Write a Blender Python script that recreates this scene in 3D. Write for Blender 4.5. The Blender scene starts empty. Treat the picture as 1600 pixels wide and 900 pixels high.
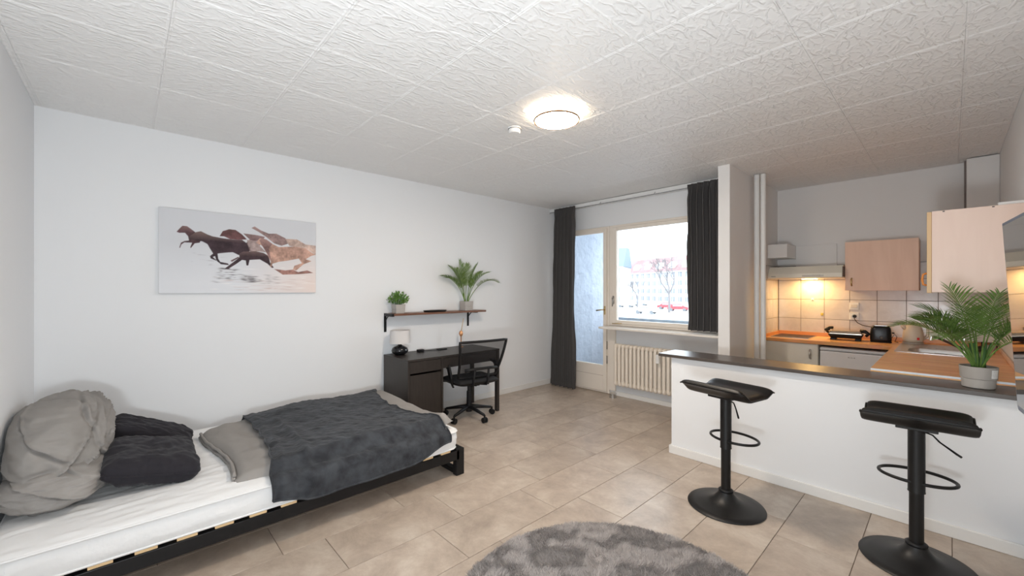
import bpy, bmesh, math, random
import numpy as np
from mathutils import Vector, Matrix, noise
R = math.radians
PI = math.pi
scene = bpy.context.scene
COL = scene.collection

# ------------------------------------------------------------------ camera
cam_data = bpy.data.cameras.new('camera')
cam = bpy.data.objects.new('camera', cam_data)
COL.objects.link(cam)
cam.location = (0, 0, 1.45)
cam.rotation_euler = (R(90), 0, math.atan(685 / 641.0))
cam_data.sensor_width = 36
cam_data.lens = 641 / 1600 * 36
cam_data.shift_y = 2.5 / 1600
cam_data.clip_start = 0.02
cam_data.clip_end = 600
scene.camera = cam

# ------------------------------------------------------------------ world: bright overcast winter sky
world = bpy.data.worlds.new('sky')
scene.world = world
world.use_nodes = True
wn = world.node_tree
wn.nodes.clear()
wo = wn.nodes.new('ShaderNodeOutputWorld')
wb = wn.nodes.new('ShaderNodeBackground')
wb.inputs['Color'].default_value = (0.86, 0.93, 1.0, 1)
wb.inputs['Strength'].default_value = 2.2
wn.links.new(wb.outputs[0], wo.inputs[0])

# ------------------------------------------------------------------ exposure
vs = scene.view_settings
vs.view_transform = 'Standard'
vs.look = 'None'
vs.gamma = 1
vs.use_curve_mapping = False
vs.exposure = 1.58
LAMP = 50.0      # radiance of the ceiling lamp's diffuser
HOOD = 1.2       # watts of the hood lamp
FILL = 20.0     # added fill standing in for a bounced flash; no lamp is there

fl = bpy.data.lights.new('added_fill', 'AREA')
fl.shape = 'DISK'; fl.size = 0.40
fl.energy = FILL
fl.color = (0.88, 0.95, 1.0)
flo = bpy.data.objects.new('added_fill', fl)
COL.objects.link(flo)
flo.location = (-0.10, -0.25, 0.95)
flo.rotation_euler = (R(180 - 46), 0, R(46.9))   # points up at the ceiling

# ------------------------------------------------------------------ materials
MATS = {}
def mat(name, color, rough=0.5, metal=0.0, spec=0.5, bump=None, vary=None, sheen=0.0, coat=0.0, emit=None):
    """bump=(scale, strength, distance[, detail]); vary=(scale, amount[, color2])"""
    if name in MATS: return MATS[name]
    m = bpy.data.materials.new(name); m.use_nodes = True
    nt = m.node_tree; b = nt.nodes['Principled BSDF']
    b.inputs['Base Color'].default_value = (*color, 1)
    b.inputs['Roughness'].default_value = rough
    b.inputs['Metallic'].default_value = metal
    b.inputs['Specular IOR Level'].default_value = spec
    if sheen:
        b.inputs['Sheen Weight'].default_value = sheen
        b.inputs['Sheen Roughness'].default_value = 0.4
    if coat: b.inputs['Coat Weight'].default_value = coat
    tc = nt.nodes.new('ShaderNodeTexCoord')
    if vary:
        n = nt.nodes.new('ShaderNodeTexNoise'); n.inputs['Scale'].default_value = vary[0]
        n.inputs['Detail'].default_value = 6
        nt.links.new(tc.outputs['Object'], n.inputs['Vector'])
        r = nt.nodes.new('ShaderNodeValToRGB')
        c2 = vary[2] if len(vary) > 2 else tuple(c * (1 - vary[1]) for c in color)
        r.color_ramp.elements[0].position = 0.35; r.color_ramp.elements[0].color = (*c2, 1)
        r.color_ramp.elements[1].position = 0.65; r.color_ramp.elements[1].color = (*color, 1)
        nt.links.new(n.outputs['Fac'], r.inputs[0]); nt.links.new(r.outputs[0], b.inputs['Base Color'])
    if bump:
        n = nt.nodes.new('ShaderNodeTexNoise'); n.inputs['Scale'].default_value = bump[0]
        n.inputs['Detail'].default_value = bump[3] if len(bump) > 3 else 4
        nt.links.new(tc.outputs['Object'], n.inputs['Vector'])
        bp = nt.nodes.new('ShaderNodeBump'); bp.inputs['Strength'].default_value = bump[1]
        bp.inputs['Distance'].default_value = bump[2]
        nt.links.new(n.outputs['Fac'], bp.inputs['Height']); nt.links.new(bp.outputs[0], b.inputs['Normal'])
    if emit:
        b.inputs['Emission Color'].default_value = (*emit[0], 1)
        b.inputs['Emission Strength'].default_value = emit[1]
    MATS[name] = m
    return m

def wood(name, c1, c2, scale=(1, 1, 1), rough=0.45, dist=6.0, sc=3.0):
    if name in MATS: return MATS[name]
    m = bpy.data.materials.new(name); m.use_nodes = True
    nt = m.node_tree; b = nt.nodes['Principled BSDF']; b.inputs['Roughness'].default_value = rough
    tc = nt.nodes.new('ShaderNodeTexCoord'); mp = nt.nodes.new('ShaderNodeMapping')
    mp.inputs['Scale'].default_value = scale
    nt.links.new(tc.outputs['Object'], mp.inputs['Vector'])
    n = nt.nodes.new('ShaderNodeTexNoise'); n.inputs['Scale'].default_value = sc
    n.inputs['Detail'].default_value = 8; n.inputs['Distortion'].default_value = dist * 0.1
    nt.links.new(mp.outputs[0], n.inputs['Vector'])
    r = nt.nodes.new('ShaderNodeValToRGB')
    r.color_ramp.elements[0].position = 0.3; r.color_ramp.elements[0].color = (*c1, 1)
    r.color_ramp.elements[1].position = 0.7; r.color_ramp.elements[1].color = (*c2, 1)
    nt.links.new(n.outputs['Fac'], r.inputs[0]); nt.links.new(r.outputs[0], b.inputs['Base Color'])
    MATS[name] = m
    return m

def worktop_mat():
    m = bpy.data.materials.new('beech_stave_laminate'); m.use_nodes = True
    nt = m.node_tree; b = nt.nodes['Principled BSDF']; b.inputs['Roughness'].default_value = 0.32
    tc = nt.nodes.new('ShaderNodeTexCoord')
    br = nt.nodes.new('ShaderNodeTexBrick')
    br.inputs['Color1'].default_value = (0.74, 0.40, 0.19, 1)
    br.inputs['Color2'].default_value = (0.90, 0.55, 0.31, 1)
    br.inputs['Mortar'].default_value = (0.62, 0.32, 0.15, 1)
    br.inputs['Scale'].default_value = 1.0
    br.inputs['Mortar Size'].default_value = 0.0008
    br.inputs['Brick Width'].default_value = 0.30
    br.inputs['Row Height'].default_value = 0.045
    nt.links.new(tc.outputs['Object'], br.inputs['Vector'])
    n = nt.nodes.new('ShaderNodeTexNoise'); n.inputs['Scale'].default_value = 6
    n.inputs['Detail'].default_value = 8
    mp = nt.nodes.new('ShaderNodeMapping'); mp.inputs['Scale'].default_value = (1, 7, 1)
    nt.links.new(tc.outputs['Object'], mp.inputs['Vector']); nt.links.new(mp.outputs[0], n.inputs['Vector'])
    mx = nt.nodes.new('ShaderNodeMix'); mx.data_type = 'RGBA'; mx.blend_type = 'OVERLAY'
    mx.inputs['Factor'].default_value = 0.35
    nt.links.new(br.outputs['Color'], mx.inputs['A']); nt.links.new(n.outputs['Color'], mx.inputs['B'])
    hs = nt.nodes.new('ShaderNodeHueSaturation'); hs.inputs['Saturation'].default_value = 1.12; hs.inputs['Value'].default_value = 1.12
    nt.links.new(mx.outputs['Result'], hs.inputs['Color'])
    nt.links.new(hs.outputs[0], b.inputs['Base Color'])
    MATS['worktop'] = m
    return m

def ceiling_tile_mat():
    """white moulded foam tile: random raised straight-ish ridges"""
    m = bpy.data.materials.new('embossed_foam_tile'); m.use_nodes = True
    nt = m.node_tree; b = nt.nodes['Principled BSDF']
    b.inputs['Base Color'].default_value = (0.88, 0.865, 0.85, 1)
    b.inputs['Roughness'].default_value = 0.55
    tc = nt.nodes.new('ShaderNodeTexCoord')
    geo = nt.nodes.new('ShaderNodeNewGeometry')
    prev = None
    for i, (rot, sx, sy, sc, w) in enumerate(((35, 1.0, 0.28, 17.0, 1.0), (74, 1.0, 0.24, 20.0, 0.85), (8, 1.0, 0.42, 24.0, 0.6))):
        mp = nt.nodes.new('ShaderNodeMapping')
        mp.inputs['Rotation'].default_value = (0, 0, R(rot))
        mp.inputs['Scale'].default_value = (sx, sy, 1)
        nz = nt.nodes.new('ShaderNodeTexNoise'); nz.inputs['Scale'].default_value = 9
        nt.links.new(geo.outputs['Position'], nz.inputs['Vector'])
        ad = nt.nodes.new('ShaderNodeMix'); ad.data_type = 'RGBA'; ad.blend_type = 'LINEAR_LIGHT'
        ad.inputs['Factor'].default_value = 0.035
        nt.links.new(geo.outputs['Position'], ad.inputs['A']); nt.links.new(nz.outputs['Color'], ad.inputs['B'])
        nt.links.new(ad.outputs['Result'], mp.inputs['Vector'])
        v = nt.nodes.new('ShaderNodeTexVoronoi'); v.feature = 'DISTANCE_TO_EDGE'
        v.voronoi_dimensions = '2D'
        v.inputs['Scale'].default_value = sc
        nt.links.new(mp.outputs[0], v.inputs['Vector'])
        mr = nt.nodes.new('ShaderNodeMapRange')
        mr.inputs['From Min'].default_value = 0.0; mr.inputs['From Max'].default_value = 0.15
        mr.inputs['To Min'].default_value = w; mr.inputs['To Max'].default_value = 0.0
        mr.interpolation_type = 'SMOOTHSTEP'
        nt.links.new(v.outputs['Distance'], mr.inputs['Value'])
        # break the ridges up so they come and go
        n2 = nt.nodes.new('ShaderNodeTexNoise'); n2.inputs['Scale'].default_value = 13 + 5 * i
        nt.links.new(geo.outputs['Position'], n2.inputs['Vector'])
        m2 = nt.nodes.new('ShaderNodeMapRange'); m2.inputs['From Min'].default_value = 0.42; m2.inputs['From Max'].default_value = 0.58
        nt.links.new(n2.outputs['Fac'], m2.inputs['Value'])
        mu = nt.nodes.new('ShaderNodeMath'); mu.operation = 'MULTIPLY'
        nt.links.new(mr.outputs[0], mu.inputs[0]); nt.links.new(m2.outputs[0], mu.inputs[1])
        if prev is None: prev = mu
        else:
            mm = nt.nodes.new('ShaderNodeMath'); mm.operation = 'MAXIMUM'
            nt.links.new(prev.outputs[0], mm.inputs[0]); nt.links.new(mu.outputs[0], mm.inputs[1]); prev = mm
    bp = nt.nodes.new('ShaderNodeBump'); bp.inputs['Strength'].default_value = 1.0
    bp.inputs['Distance'].default_value = 0.0036
    nt.links.new(prev.outputs[0], bp.inputs['Height']); nt.links.new(bp.outputs[0], b.inputs['Normal'])
    return m

def stone_tile_mat(name, c1, c2, c3, rough=0.28, scale=2.2, seam=None):
    m = bpy.data.materials.new(name); m.use_nodes = True
    nt = m.node_tree; b = nt.nodes['Principled BSDF']
    oi = nt.nodes.new('ShaderNodeObjectInfo'); geo = nt.nodes.new('ShaderNodeNewGeometry')
    vm = nt.nodes.new('ShaderNodeVectorMath'); vm.operation = 'MULTIPLY_ADD'
    vm.inputs[1].default_value = (1, 1, 1)
    cx = nt.nodes.new('ShaderNodeCombineXYZ')
    mul = nt.nodes.new('ShaderNodeMath'); mul.operation = 'MULTIPLY'; mul.inputs[1].default_value = 40
    nt.links.new(oi.outputs['Random'], mul.inputs[0]); nt.links.new(mul.outputs[0], cx.inputs[2])
    nt.links.new(geo.outputs['Position'], vm.inputs[0]); nt.links.new(cx.outputs[0], vm.inputs[2])
    n1 = nt.nodes.new('ShaderNodeTexNoise'); n1.inputs['Scale'].default_value = scale
    n1.inputs['Detail'].default_value = 9; n1.inputs['Roughness'].default_value = 0.72
    n1.inputs['Distortion'].default_value = 0.25
    nt.links.new(vm.outputs[0], n1.inputs['Vector'])
    r = nt.nodes.new('ShaderNodeValToRGB')
    e = r.color_ramp.elements
    e[0].position = 0.32; e[0].color = (*c1, 1); e[1].position = 0.70; e[1].color = (*c3, 1)
    k = e.new(0.5); k.color = (*c2, 1)
    nt.links.new(n1.outputs['Fac'], r.inputs[0])
    # faint per-tile tone
    mr = nt.nodes.new('ShaderNodeMapRange'); mr.inputs['To Min'].default_value = 0.94; mr.inputs['To Max'].default_value = 1.04
    nt.links.new(oi.outputs['Random'], mr.inputs['Value'])
    hs = nt.nodes.new('ShaderNodeHueSaturation')
    nt.links.new(r.outputs[0], hs.inputs['Color']); nt.links.new(mr.outputs[0], hs.inputs['Value'])
    nt.links.new(hs.outputs[0], b.inputs['Base Color'])
    n2 = nt.nodes.new('ShaderNodeTexNoise'); n2.inputs['Scale'].default_value = 30
    nt.links.new(vm.outputs[0], n2.inputs['Vector'])
    m2 = nt.nodes.new('ShaderNodeMapRange'); m2.inputs['To Min'].default_value = rough - 0.06; m2.inputs['To Max'].default_value = rough + 0.1
    nt.links.new(n2.outputs['Fac'], m2.inputs['Value']); nt.links.new(m2.outputs[0], b.inputs['Roughness'])
    bp = nt.nodes.new('ShaderNodeBump'); bp.inputs['Strength'].default_value = 0.10; bp.inputs['Distance'].default_value = 0.002
    nt.links.new(n2.outputs['Fac'], bp.inputs['Height']); nt.links.new(bp.outputs[0], b.inputs['Normal'])
    MATS[name] = m
    return m

def glass_mat(name, tint=(1, 1, 1), r0=0.05):
    m = bpy.data.materials.new(name); m.use_nodes = True
    nt = m.node_tree; nt.nodes.clear()
    o = nt.nodes.new('ShaderNodeOutputMaterial'); t = nt.nodes.new('ShaderNodeBsdfTransparent')
    t.inputs[0].default_value = (*tint, 1)
    g = nt.nodes.new('ShaderNodeBsdfGlossy'); g.inputs['Roughness'].default_value = 0.02
    fr = nt.nodes.new('ShaderNodeFresnel'); fr.inputs['IOR'].default_value = 1.45
    mx = nt.nodes.new('ShaderNodeMixShader')
    nt.links.new(fr.outputs[0], mx.inputs[0]); nt.links.new(t.outputs[0], mx.inputs[1]); nt.links.new(g.outputs[0], mx.inputs[2])
    nt.links.new(mx.outputs[0], o.inputs[0])
    MATS[name] = m
    return m

def attr_mat(name, rough=0.8):
    m = bpy.data.materials.new(name); m.use_nodes = True
    nt = m.node_tree; b = nt.nodes['Principled BSDF']; b.inputs['Roughness'].default_value = rough
    a = nt.nodes.new('ShaderNodeAttribute'); a.attribute_name = 'Col'
    nt.links.new(a.outputs['Color'], b.inputs['Base Color'])
    n = nt.nodes.new('ShaderNodeTexNoise'); n.inputs['Scale'].default_value = 900
    bp = nt.nodes.new('ShaderNodeBump'); bp.inputs['Strength'].default_value = 0.1; bp.inputs['Distance'].default_value = 0.001
    nt.links.new(n.outputs['Fac'], bp.inputs['Height']); nt.links.new(bp.outputs[0], b.inputs['Normal'])
    return m

WALL = mat('white_wall_paint', (0.83, 0.835, 0.845), 0.75, bump=(160, 0.06, 0.002))
WALLK = mat('kitchen_wall_paint', (0.84, 0.815, 0.795), 0.75, bump=(160, 0.06, 0.002))
TRIM = mat('white_gloss_trim', (0.83, 0.815, 0.79), 0.35)
FRAME = mat('cream_window_paint', (0.86, 0.78, 0.69), 0.4, bump=(40, 0.05, 0.002))
SILL = mat('sill_stone', (0.86, 0.80, 0.73), 0.3)
RADM = mat('cream_radiator_enamel', (0.88, 0.79, 0.68), 0.35)
CTILE = ceiling_tile_mat()
FTILE = stone_tile_mat('stone_look_floor_tile', (0.35, 0.282, 0.228), (0.465, 0.380, 0.308), (0.61, 0.53, 0.447), 0.32, 3.6)
WTILE = stone_tile_mat('marbled_wall_tile', (0.66, 0.60, 0.56), (0.74, 0.68, 0.64), (0.80, 0.75, 0.71), 0.2, 5.0)
GROUT = mat('dark_grout', (0.23, 0.19, 0.17), 0.9)
FGROUT = mat('floor_joint', (0.20, 0.15, 0.115), 0.9)
BLACKM = mat('black_powder_coat', (0.006, 0.006, 0.007), 0.45, spec=0.35)
BLACKP = mat('black_plastic', (0.006, 0.006, 0.007), 0.5, spec=0.35)
MATBLK = mat('matt_black_steel', (0.007, 0.0065, 0.0065), 0.42, spec=0.4)
LEATHER = mat('black_leatherette', (0.006, 0.0055, 0.0055), 0.40, spec=0.4, bump=(220, 0.12, 0.001))
CHROME = mat('chrome', (0.75, 0.75, 0.76), 0.18, 1.0)
STEEL = mat('brushed_steel', (0.60, 0.585, 0.57), 0.28, 1.0)
BRASS = mat('brass', (0.62, 0.47, 0.24), 0.3, 1.0)
SHEET = mat('white_mattress_cotton', (0.84, 0.835, 0.83), 0.85, bump=(14, 0.25, 0.012, 5))
MSIDE = mat('quilted_mattress_side', (0.80, 0.80, 0.80), 0.8, bump=(22, 0.3, 0.012, 3))
SLAT = mat('pale_pine', (0.78, 0.55, 0.30), 0.6)
GREYC = mat('grey_cotton', (0.31, 0.29, 0.272), 0.9, bump=(9, 0.3, 0.012, 6), vary=(3, 0.10))
BLANK = mat('charcoal_velvet', (0.048, 0.053, 0.062), 0.85, sheen=0.10, bump=(24, 0.6, 0.014, 6), vary=(11, 0.5, (0.012, 0.0135, 0.018)))
PILM = mat('dark_plum_linen', (0.014, 0.012, 0.017), 0.9, sheen=0.08, bump=(16, 0.4, 0.012, 5))
DESKM = wood('black_brown_veneer', (0.020, 0.0155, 0.0135), (0.030, 0.024, 0.021), (14, 14, 1), 0.4, 3, 5)
MESHM = None
SHELFW = wood('walnut_board', (0.11, 0.045, 0.025), (0.22, 0.10, 0.06), (12, 1, 12), 0.4, 3, 4)
POT = mat('grey_pot', (0.42, 0.39, 0.365), 0.6)
POT2 = mat('taupe_pot', (0.40, 0.37, 0.34), 0.55)
CURT = mat('anthracite_curtain', (0.070, 0.065, 0.064), 0.9, bump=(300, 0.2, 0.001))
CABW = wood('pale_beech_front', (0.80, 0.52, 0.375), (0.87, 0.59, 0.44), (6, 6, 0.7), 0.42, 8, 2.2)
CABW2 = wood('beech_side_lit', (0.83, 0.63, 0.53), (0.87, 0.67, 0.57), (6, 6, 0.6), 0.42, 8, 2.2)  # same beech as the fronts; room light painted in as a lighter tone
EDGEW = mat('beech_edge', (0.74, 0.50, 0.27), 0.5)
ORANGE = mat('orange_wood_handle', (0.75, 0.27, 0.05), 0.4)
CREAM = mat('cream_cabinet_front', (0.88, 0.86, 0.79), 0.4)
FRIDGE = mat('white_appliance', (0.88, 0.88, 0.91), 0.35)
HOODM = mat('ivory_hood_enamel', (0.80, 0.75, 0.64), 0.35)
WT = worktop_mat()
BAR = mat('dark_bar_laminate', (0.075, 0.060, 0.052), 0.32, spec=0.6)
HOB = mat('black_glass', (0.010, 0.010, 0.011), 0.30, spec=0.25)
LEAF = mat('palm_leaf', (0.16, 0.27, 0.06), 0.5, spec=0.35, vary=(24, 0.4, (0.075, 0.15, 0.03)))
LEAF2 = mat('palm_leaf_bright', (0.20, 0.30, 0.07), 0.55, spec=0.3, vary=(30, 0.35, (0.09, 0.165, 0.035)))
STEM = mat('palm_stem', (0.05, 0.13, 0.03), 0.5)
SOIL = mat('soil', (0.03, 0.02, 0.015), 0.95, bump=(60, 0.6, 0.01))
KETTLE = mat('cream_plastic', (0.72, 0.60, 0.47), 0.4)
WPLAST = mat('white_plastic', (0.84, 0.83, 0.81), 0.4)
RED = mat('red_plastic', (0.75, 0.03, 0.03), 0.4)
TVG = mat('tv_glass', (0.006, 0.006, 0.007), 0.03, spec=1.0, coat=1.0)
TVB = mat('tv_bezel', (0.07, 0.09, 0.13), 0.3)
GLASS = glass_mat('window_glass', (0.97, 0.99, 1.0))

# ------------------------------------------------------------------ helpers
def link(name, me, m=None, parent=None, smooth=False):
    if smooth:
        for p in me.polygons: p.use_smooth = True
    if m is not None:
        ms = m if isinstance(m, (list, tuple)) else [m]
        for x in ms: me.materials.append(x)
    o = bpy.data.objects.new(name, me)
    COL.objects.link(o)
    if parent is not None: o.parent = parent
    return o

def build(name, bm, m=None, parent=None, smooth=False, bevel=0, seg=2, angle=None, org=None):
    bmesh.ops.recalc_face_normals(bm, faces=bm.faces)
    me = bpy.data.meshes.new(name)
    if org is not None:
        bmesh.ops.translate(bm, vec=-Vector(org), verts=bm.verts)
    bm.to_mesh(me); bm.free()
    o = link(name, me, m, parent, smooth)
    if org is not None: o.location = org
    if bevel:
        md = o.modifiers.new('bevel', 'BEVEL'); md.width = bevel; md.segments = seg; md.limit_method = 'ANGLE'; md.angle_limit = R(40)
    if angle is not None:
        me.set_sharp_from_angle(angle=R(angle))
    return o

def tag(o, label=None, cat=None, group=None, kind=None):
    if label: o['label'] = label
    if cat: o['category'] = cat
    if group: o['group'] = group
    if kind: o['kind'] = kind
    return o

def thing(name, label, cat, loc=(0, 0, 0), rz=0, group=None):
    o = bpy.data.objects.new(name, None); COL.objects.link(o)
    o.location = loc; o.rotation_euler = (0, 0, rz); o.empty_display_size = 0.1
    return tag(o, label, cat, group)

def struct(o, label=None, cat=None):
    o['kind'] = 'structure'
    if label: o['label'] = label
    if cat: o['category'] = cat
    return o

def box(bm, x0, x1, y0, y1, z0, z1):
    v = [bm.verts.new(p) for p in ((x0, y0, z0), (x1, y0, z0), (x1, y1, z0), (x0, y1, z0), (x0, y0, z1), (x1, y0, z1), (x1, y1, z1), (x0, y1, z1))]
    for f in ((0, 3, 2, 1), (4, 5, 6, 7), (0, 1, 5, 4), (1, 2, 6, 5), (2, 3, 7, 6), (3, 0, 4, 7)):
        bm.faces.new([v[i] for i in f])
    return v

def bx(name, m, parent, *b, bevel=0.0, **k):
    bm = bmesh.new(); box(bm, *b)
    return build(name, bm, m, parent, bevel=bevel, **k)

def rot_box(bm, c, size, M):
    vs_ = box(bm, -size[0] / 2, size[0] / 2, -size[1] / 2, size[1] / 2, -size[2] / 2, size[2] / 2)
    bmesh.ops.transform(bm, matrix=Matrix.Translation(c) @ M.to_4x4(), verts=vs_)

def tube(bm, pts, r, n=10, caps=True):
    pts = [Vector(p) for p in pts]
    rr = r if isinstance(r, (list, tuple)) else [r] * len(pts)
    rings = []
    up = None
    for i, p in enumerate(pts):
        if i == 0: t = pts[1] - p
        elif i == len(pts) - 1: t = p - pts[i - 1]
        else: t = (pts[i + 1] - p).normalized() + (p - pts[i - 1]).normalized()
        t.normalize()
        if up is None:
            up = Vector((0, 0, 1)) if abs(t.z) < 0.9 else Vector((1, 0, 0))
        u = t.cross(up)
        if u.length < 1e-4: u = t.cross(Vector((0, 1, 0)))
        u.normalize(); w = u.cross(t).normalized(); up = w
        rings.append([bm.verts.new(p + (u * math.cos(2 * PI * k / n) + w * math.sin(2 * PI * k / n)) * rr[i]) for k in range(n)])
    for a, b in zip(rings, rings[1:]):
        for k in range(n):
            bm.faces.new((a[k], a[(k + 1) % n], b[(k + 1) % n], b[k]))
    if caps:
        bm.faces.new(list(reversed(rings[0]))); bm.faces.new(rings[-1])

def ring_tube(bm, c, rx, ry, r, n=40, m=8, a0=0, a1=2 * PI):
    full = abs(a1 - a0 - 2 * PI) < 1e-6
    k = n if full else n + 1
    rings = []
    for i in range(k):
        a = a0 + (a1 - a0) * i / n
        ctr = Vector((c[0] + rx * math.cos(a), c[1] + ry * math.sin(a), c[2]))
        u = Vector((math.cos(a), math.sin(a), 0)); w = Vector((0, 0, 1))
        rings.append([bm.verts.new(ctr + (u * math.cos(2 * PI * j / m) + w * math.sin(2 * PI * j / m)) * r) for j in range(m)])
    for i in range(k if full else k - 1):
        a, b = rings[i], rings[(i + 1) % k]
        for j in range(m): bm.faces.new((a[j], b[j], b[(j + 1) % m], a[(j + 1) % m]))

def lathe(bm, prof, c=(0, 0, 0), n=32, sx=1, sy=1):
    rings = []
    for r, z in prof:
        if r < 1e-5: rings.append([bm.verts.new((c[0], c[1], c[2] + z))])
        else: rings.append([bm.verts.new((c[0] + sx * r * math.cos(2 * PI * k / n), c[1] + sy * r * math.sin(2 * PI * k / n), c[2] + z)) for k in range(n)])
    for a, b in zip(rings, rings[1:]):
        for k in range(n):
            k2 = (k + 1) % n
            if len(a) == 1 and len(b) == 1: break
            if len(a) == 1: bm.faces.new((a[0], b[k], b[k2]))
            elif len(b) == 1: bm.faces.new((a[k], a[k2], b[0]))
            else: bm.faces.new((a[k], a[k2], b[k2], b[k]))

def grid_mesh(name, nu, nv, fn, m, parent=None, thick=0, smooth=True, org=None):
    vs_, fs = [], []
    for i in range(nu + 1):
        for j in range(nv + 1):
            vs_.append(Vector(fn(i / nu, j / nv)) - (Vector(org) if org else Vector()))
    for i in range(nu):
        for j in range(nv):
            a = i * (nv + 1) + j
            fs.append((a, a + nv + 1, a + nv + 2, a + 1))
    me = bpy.data.meshes.new(name); me.from_pydata(vs_, [], fs); me.update()
    o = link(name, me, m, parent, smooth)
    if org: o.location = org
    if thick:
        md = o.modifiers.new('thick', 'SOLIDIFY'); md.thickness = thick; md.offset = -1
    return o

def fbm(x, y, z=0.0, o=4):
    return noise.fractal(Vector((x, y, z)), 1.0, 2.0, o)

def copy_tree(o, parent=None):
    c = o.copy(); COL.objects.link(c)
    if parent is not None: c.parent = parent
    for ch in list(o.children): copy_tree(ch, c)
    return c

def ss(a, b, x):
    t = max(0.0, min(1.0, (x - a) / (b - a))); return t * t * (3 - 2 * t)

# ------------------------------------------------------------------ room shell
WA, WB, WN, WR, CZ = -4.24, 4.89, -0.465, 0.31, 2.70    # left, window, near, right wall planes, ceiling
KL, KB = -1.50, 6.02                                    # kitchen side wall, kitchen back wall
T = 0.15
fo = struct(bx('floor', FGROUT, None, WA - T, WR + T, WN - T, KB + T, -0.12, -0.004))
# floor tiles, half-bond rows
PX, PY = 0.3570, 0.7265
tile_meshes = {}
def tile_mesh(kind, w, d, h, bev):
    k = (kind, round(w, 4), round(d, 4), h)
    if k in tile_meshes: return tile_meshes[k]
    bm = bmesh.new(); box(bm, -w / 2, w / 2, -d / 2, d / 2, -h, 0)
    es = [e for e in bm.edges if all(v.co.z > -1e-6 for v in e.verts)]
    bmesh.ops.bevel(bm, geom=es, offset=bev, segments=1, affect='EDGES')
    bmesh.ops.recalc_face_normals(bm, faces=bm.faces)
    me = bpy.data.meshes.new(kind); bm.to_mesh(me); bm.free()
    tile_meshes[k] = me
    return me
def clip_tile(a0, a1, lo, hi, g):
    a, b = max(a0 + g, lo), min(a1 - g, hi)
    return (a, b) if b - a > 0.015 else None
def ceil_mesh(w, d):
    k = ('ceiling_tile', round(w, 4), round(d, 4))
    if k in tile_meshes: return tile_meshes[k]
    bm = bmesh.new()
    rings = []
    for ins, z in ((0.0, -0.008), (0.0, 0.0004), (0.0015, 0.0019), (0.0070, 0.0021), (0.0120, 0.0), (0.0140, 0.0)):
        rings.append([bm.verts.new((sx * (w / 2 - ins), sy * (d / 2 - ins), z)) for sx, sy in ((-1, -1), (1, -1), (1, 1), (-1, 1))])
    bm.faces.new(list(reversed(rings[0]))); bm.faces.new(rings[-1])
    for a, b in zip(rings, rings[1:]):
        for q in range(4): bm.faces.new((a[q], a[(q + 1) % 4], b[(q + 1) % 4], b[q]))
    me = bpy.data.meshes.new('ceiling_tile'); bm.to_mesh(me); bm.free(); tile_meshes[k] = me
    return me
random.seed(4)
row = 0
i0 = math.floor((WA + 2.135) / PX) - 1
for i in range(i0, 9):
    xa = -2.135 + i * PX
    cxr = clip_tile(xa, xa + PX, WA, WR, 0.0017)
    if not cxr: continue
    off = 0.62 if i % 2 == 0 else 0.113
    for j in range(-2, 10):
        ya = off + j * PY
        # the window wall closes the living part; the kitchen part runs on to the back wall
        hi = KB if cxr[0] > KL - 0.01 else WB + 0.01
        cyr = clip_tile(ya, ya + PY, WN, hi, 0.0017)
        if not cyr: continue
        me = tile_mesh('tile', cxr[1] - cxr[0], cyr[1] - cyr[0], 0.006, 0.0012)
        if not me.materials: me.materials.append(FTILE)
        o = bpy.data.objects.new('tile', me); COL.objects.link(o); o.parent = fo
        o.location = ((cxr[0] + cxr[1]) / 2, (cyr[0] + cyr[1]) / 2, random.uniform(-0.0004, 0.0))
# ceiling with its foam tiles
ce = struct(bx('ceiling', mat('ceiling_board', (0.75, 0.72, 0.70), 0.9), None, WA - T, WR + T, WN - T, KB + T, CZ + 0.004, CZ + 0.12))
for i in range(-9, 2):
    xa = 0.05 + (i - 0) * 0.567
    cxr = clip_tile(xa, xa + 0.567, WA, WR, 0.0003)
    if not cxr: continue
    for j in range(-2, 11):
        ya = 0.143 + j * 0.578
        hi = KB if cxr[1] > KL + 0.02 else WB + 0.01
        cyr = clip_tile(ya, ya + 0.578, WN, hi, 0.0003)
        if not cyr: continue
        me = ceil_mesh(cxr[1] - cxr[0], cyr[1] - cyr[0])
        if not me.materials: me.materials.append(CTILE)
        o = bpy.data.objects.new('ceiling_tile', me); COL.objects.link(o); o.parent = ce
        o.rotation_euler = (PI, 0, 0)
        o.location = ((cxr[0] + cxr[1]) / 2, (cyr[0] + cyr[1]) / 2, CZ - random.uniform(0, 0.0005))

struct(bx('wall_left', WALL, None, WA - T, WA, WN - T, WB + T, 0, CZ))
struct(bx('wall_near', WALL, None, WA, WR, WN - T, WN, 0, CZ))
struct(bx('wall_right', WALL, None, WR, WR + T, WN - T, KB + T, 0, CZ))
kb = struct(bx('wall_kitchen_back', WALLK, None, KL - 0.11, WR, KB, KB + T, 0, CZ))
kl = struct(bx('wall_kitchen_side', WALLK, None, KL - 0.11, KL, 4.37, KB, 0, CZ))
# window wall: pieces around the door and window opening
DX0, DX1, DZ = -4.02, -3.235, 2.335          # balcony door opening
GX0, GX1, GZ0, GZ1 = -3.235, -1.70, 0.955, 2.335
bm = bmesh.new()
box(bm, WA, DX0, WB, WB + T, 0, CZ)
box(bm, DX0, GX1, WB, WB + T, DZ, CZ)
box(bm, DX1, GX1, WB, WB + T, 0, GZ0)
box(bm, GX1, KL - 0.11, WB, WB + T, 0, CZ)
struct(build('wall_back', bm, WALL))
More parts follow.
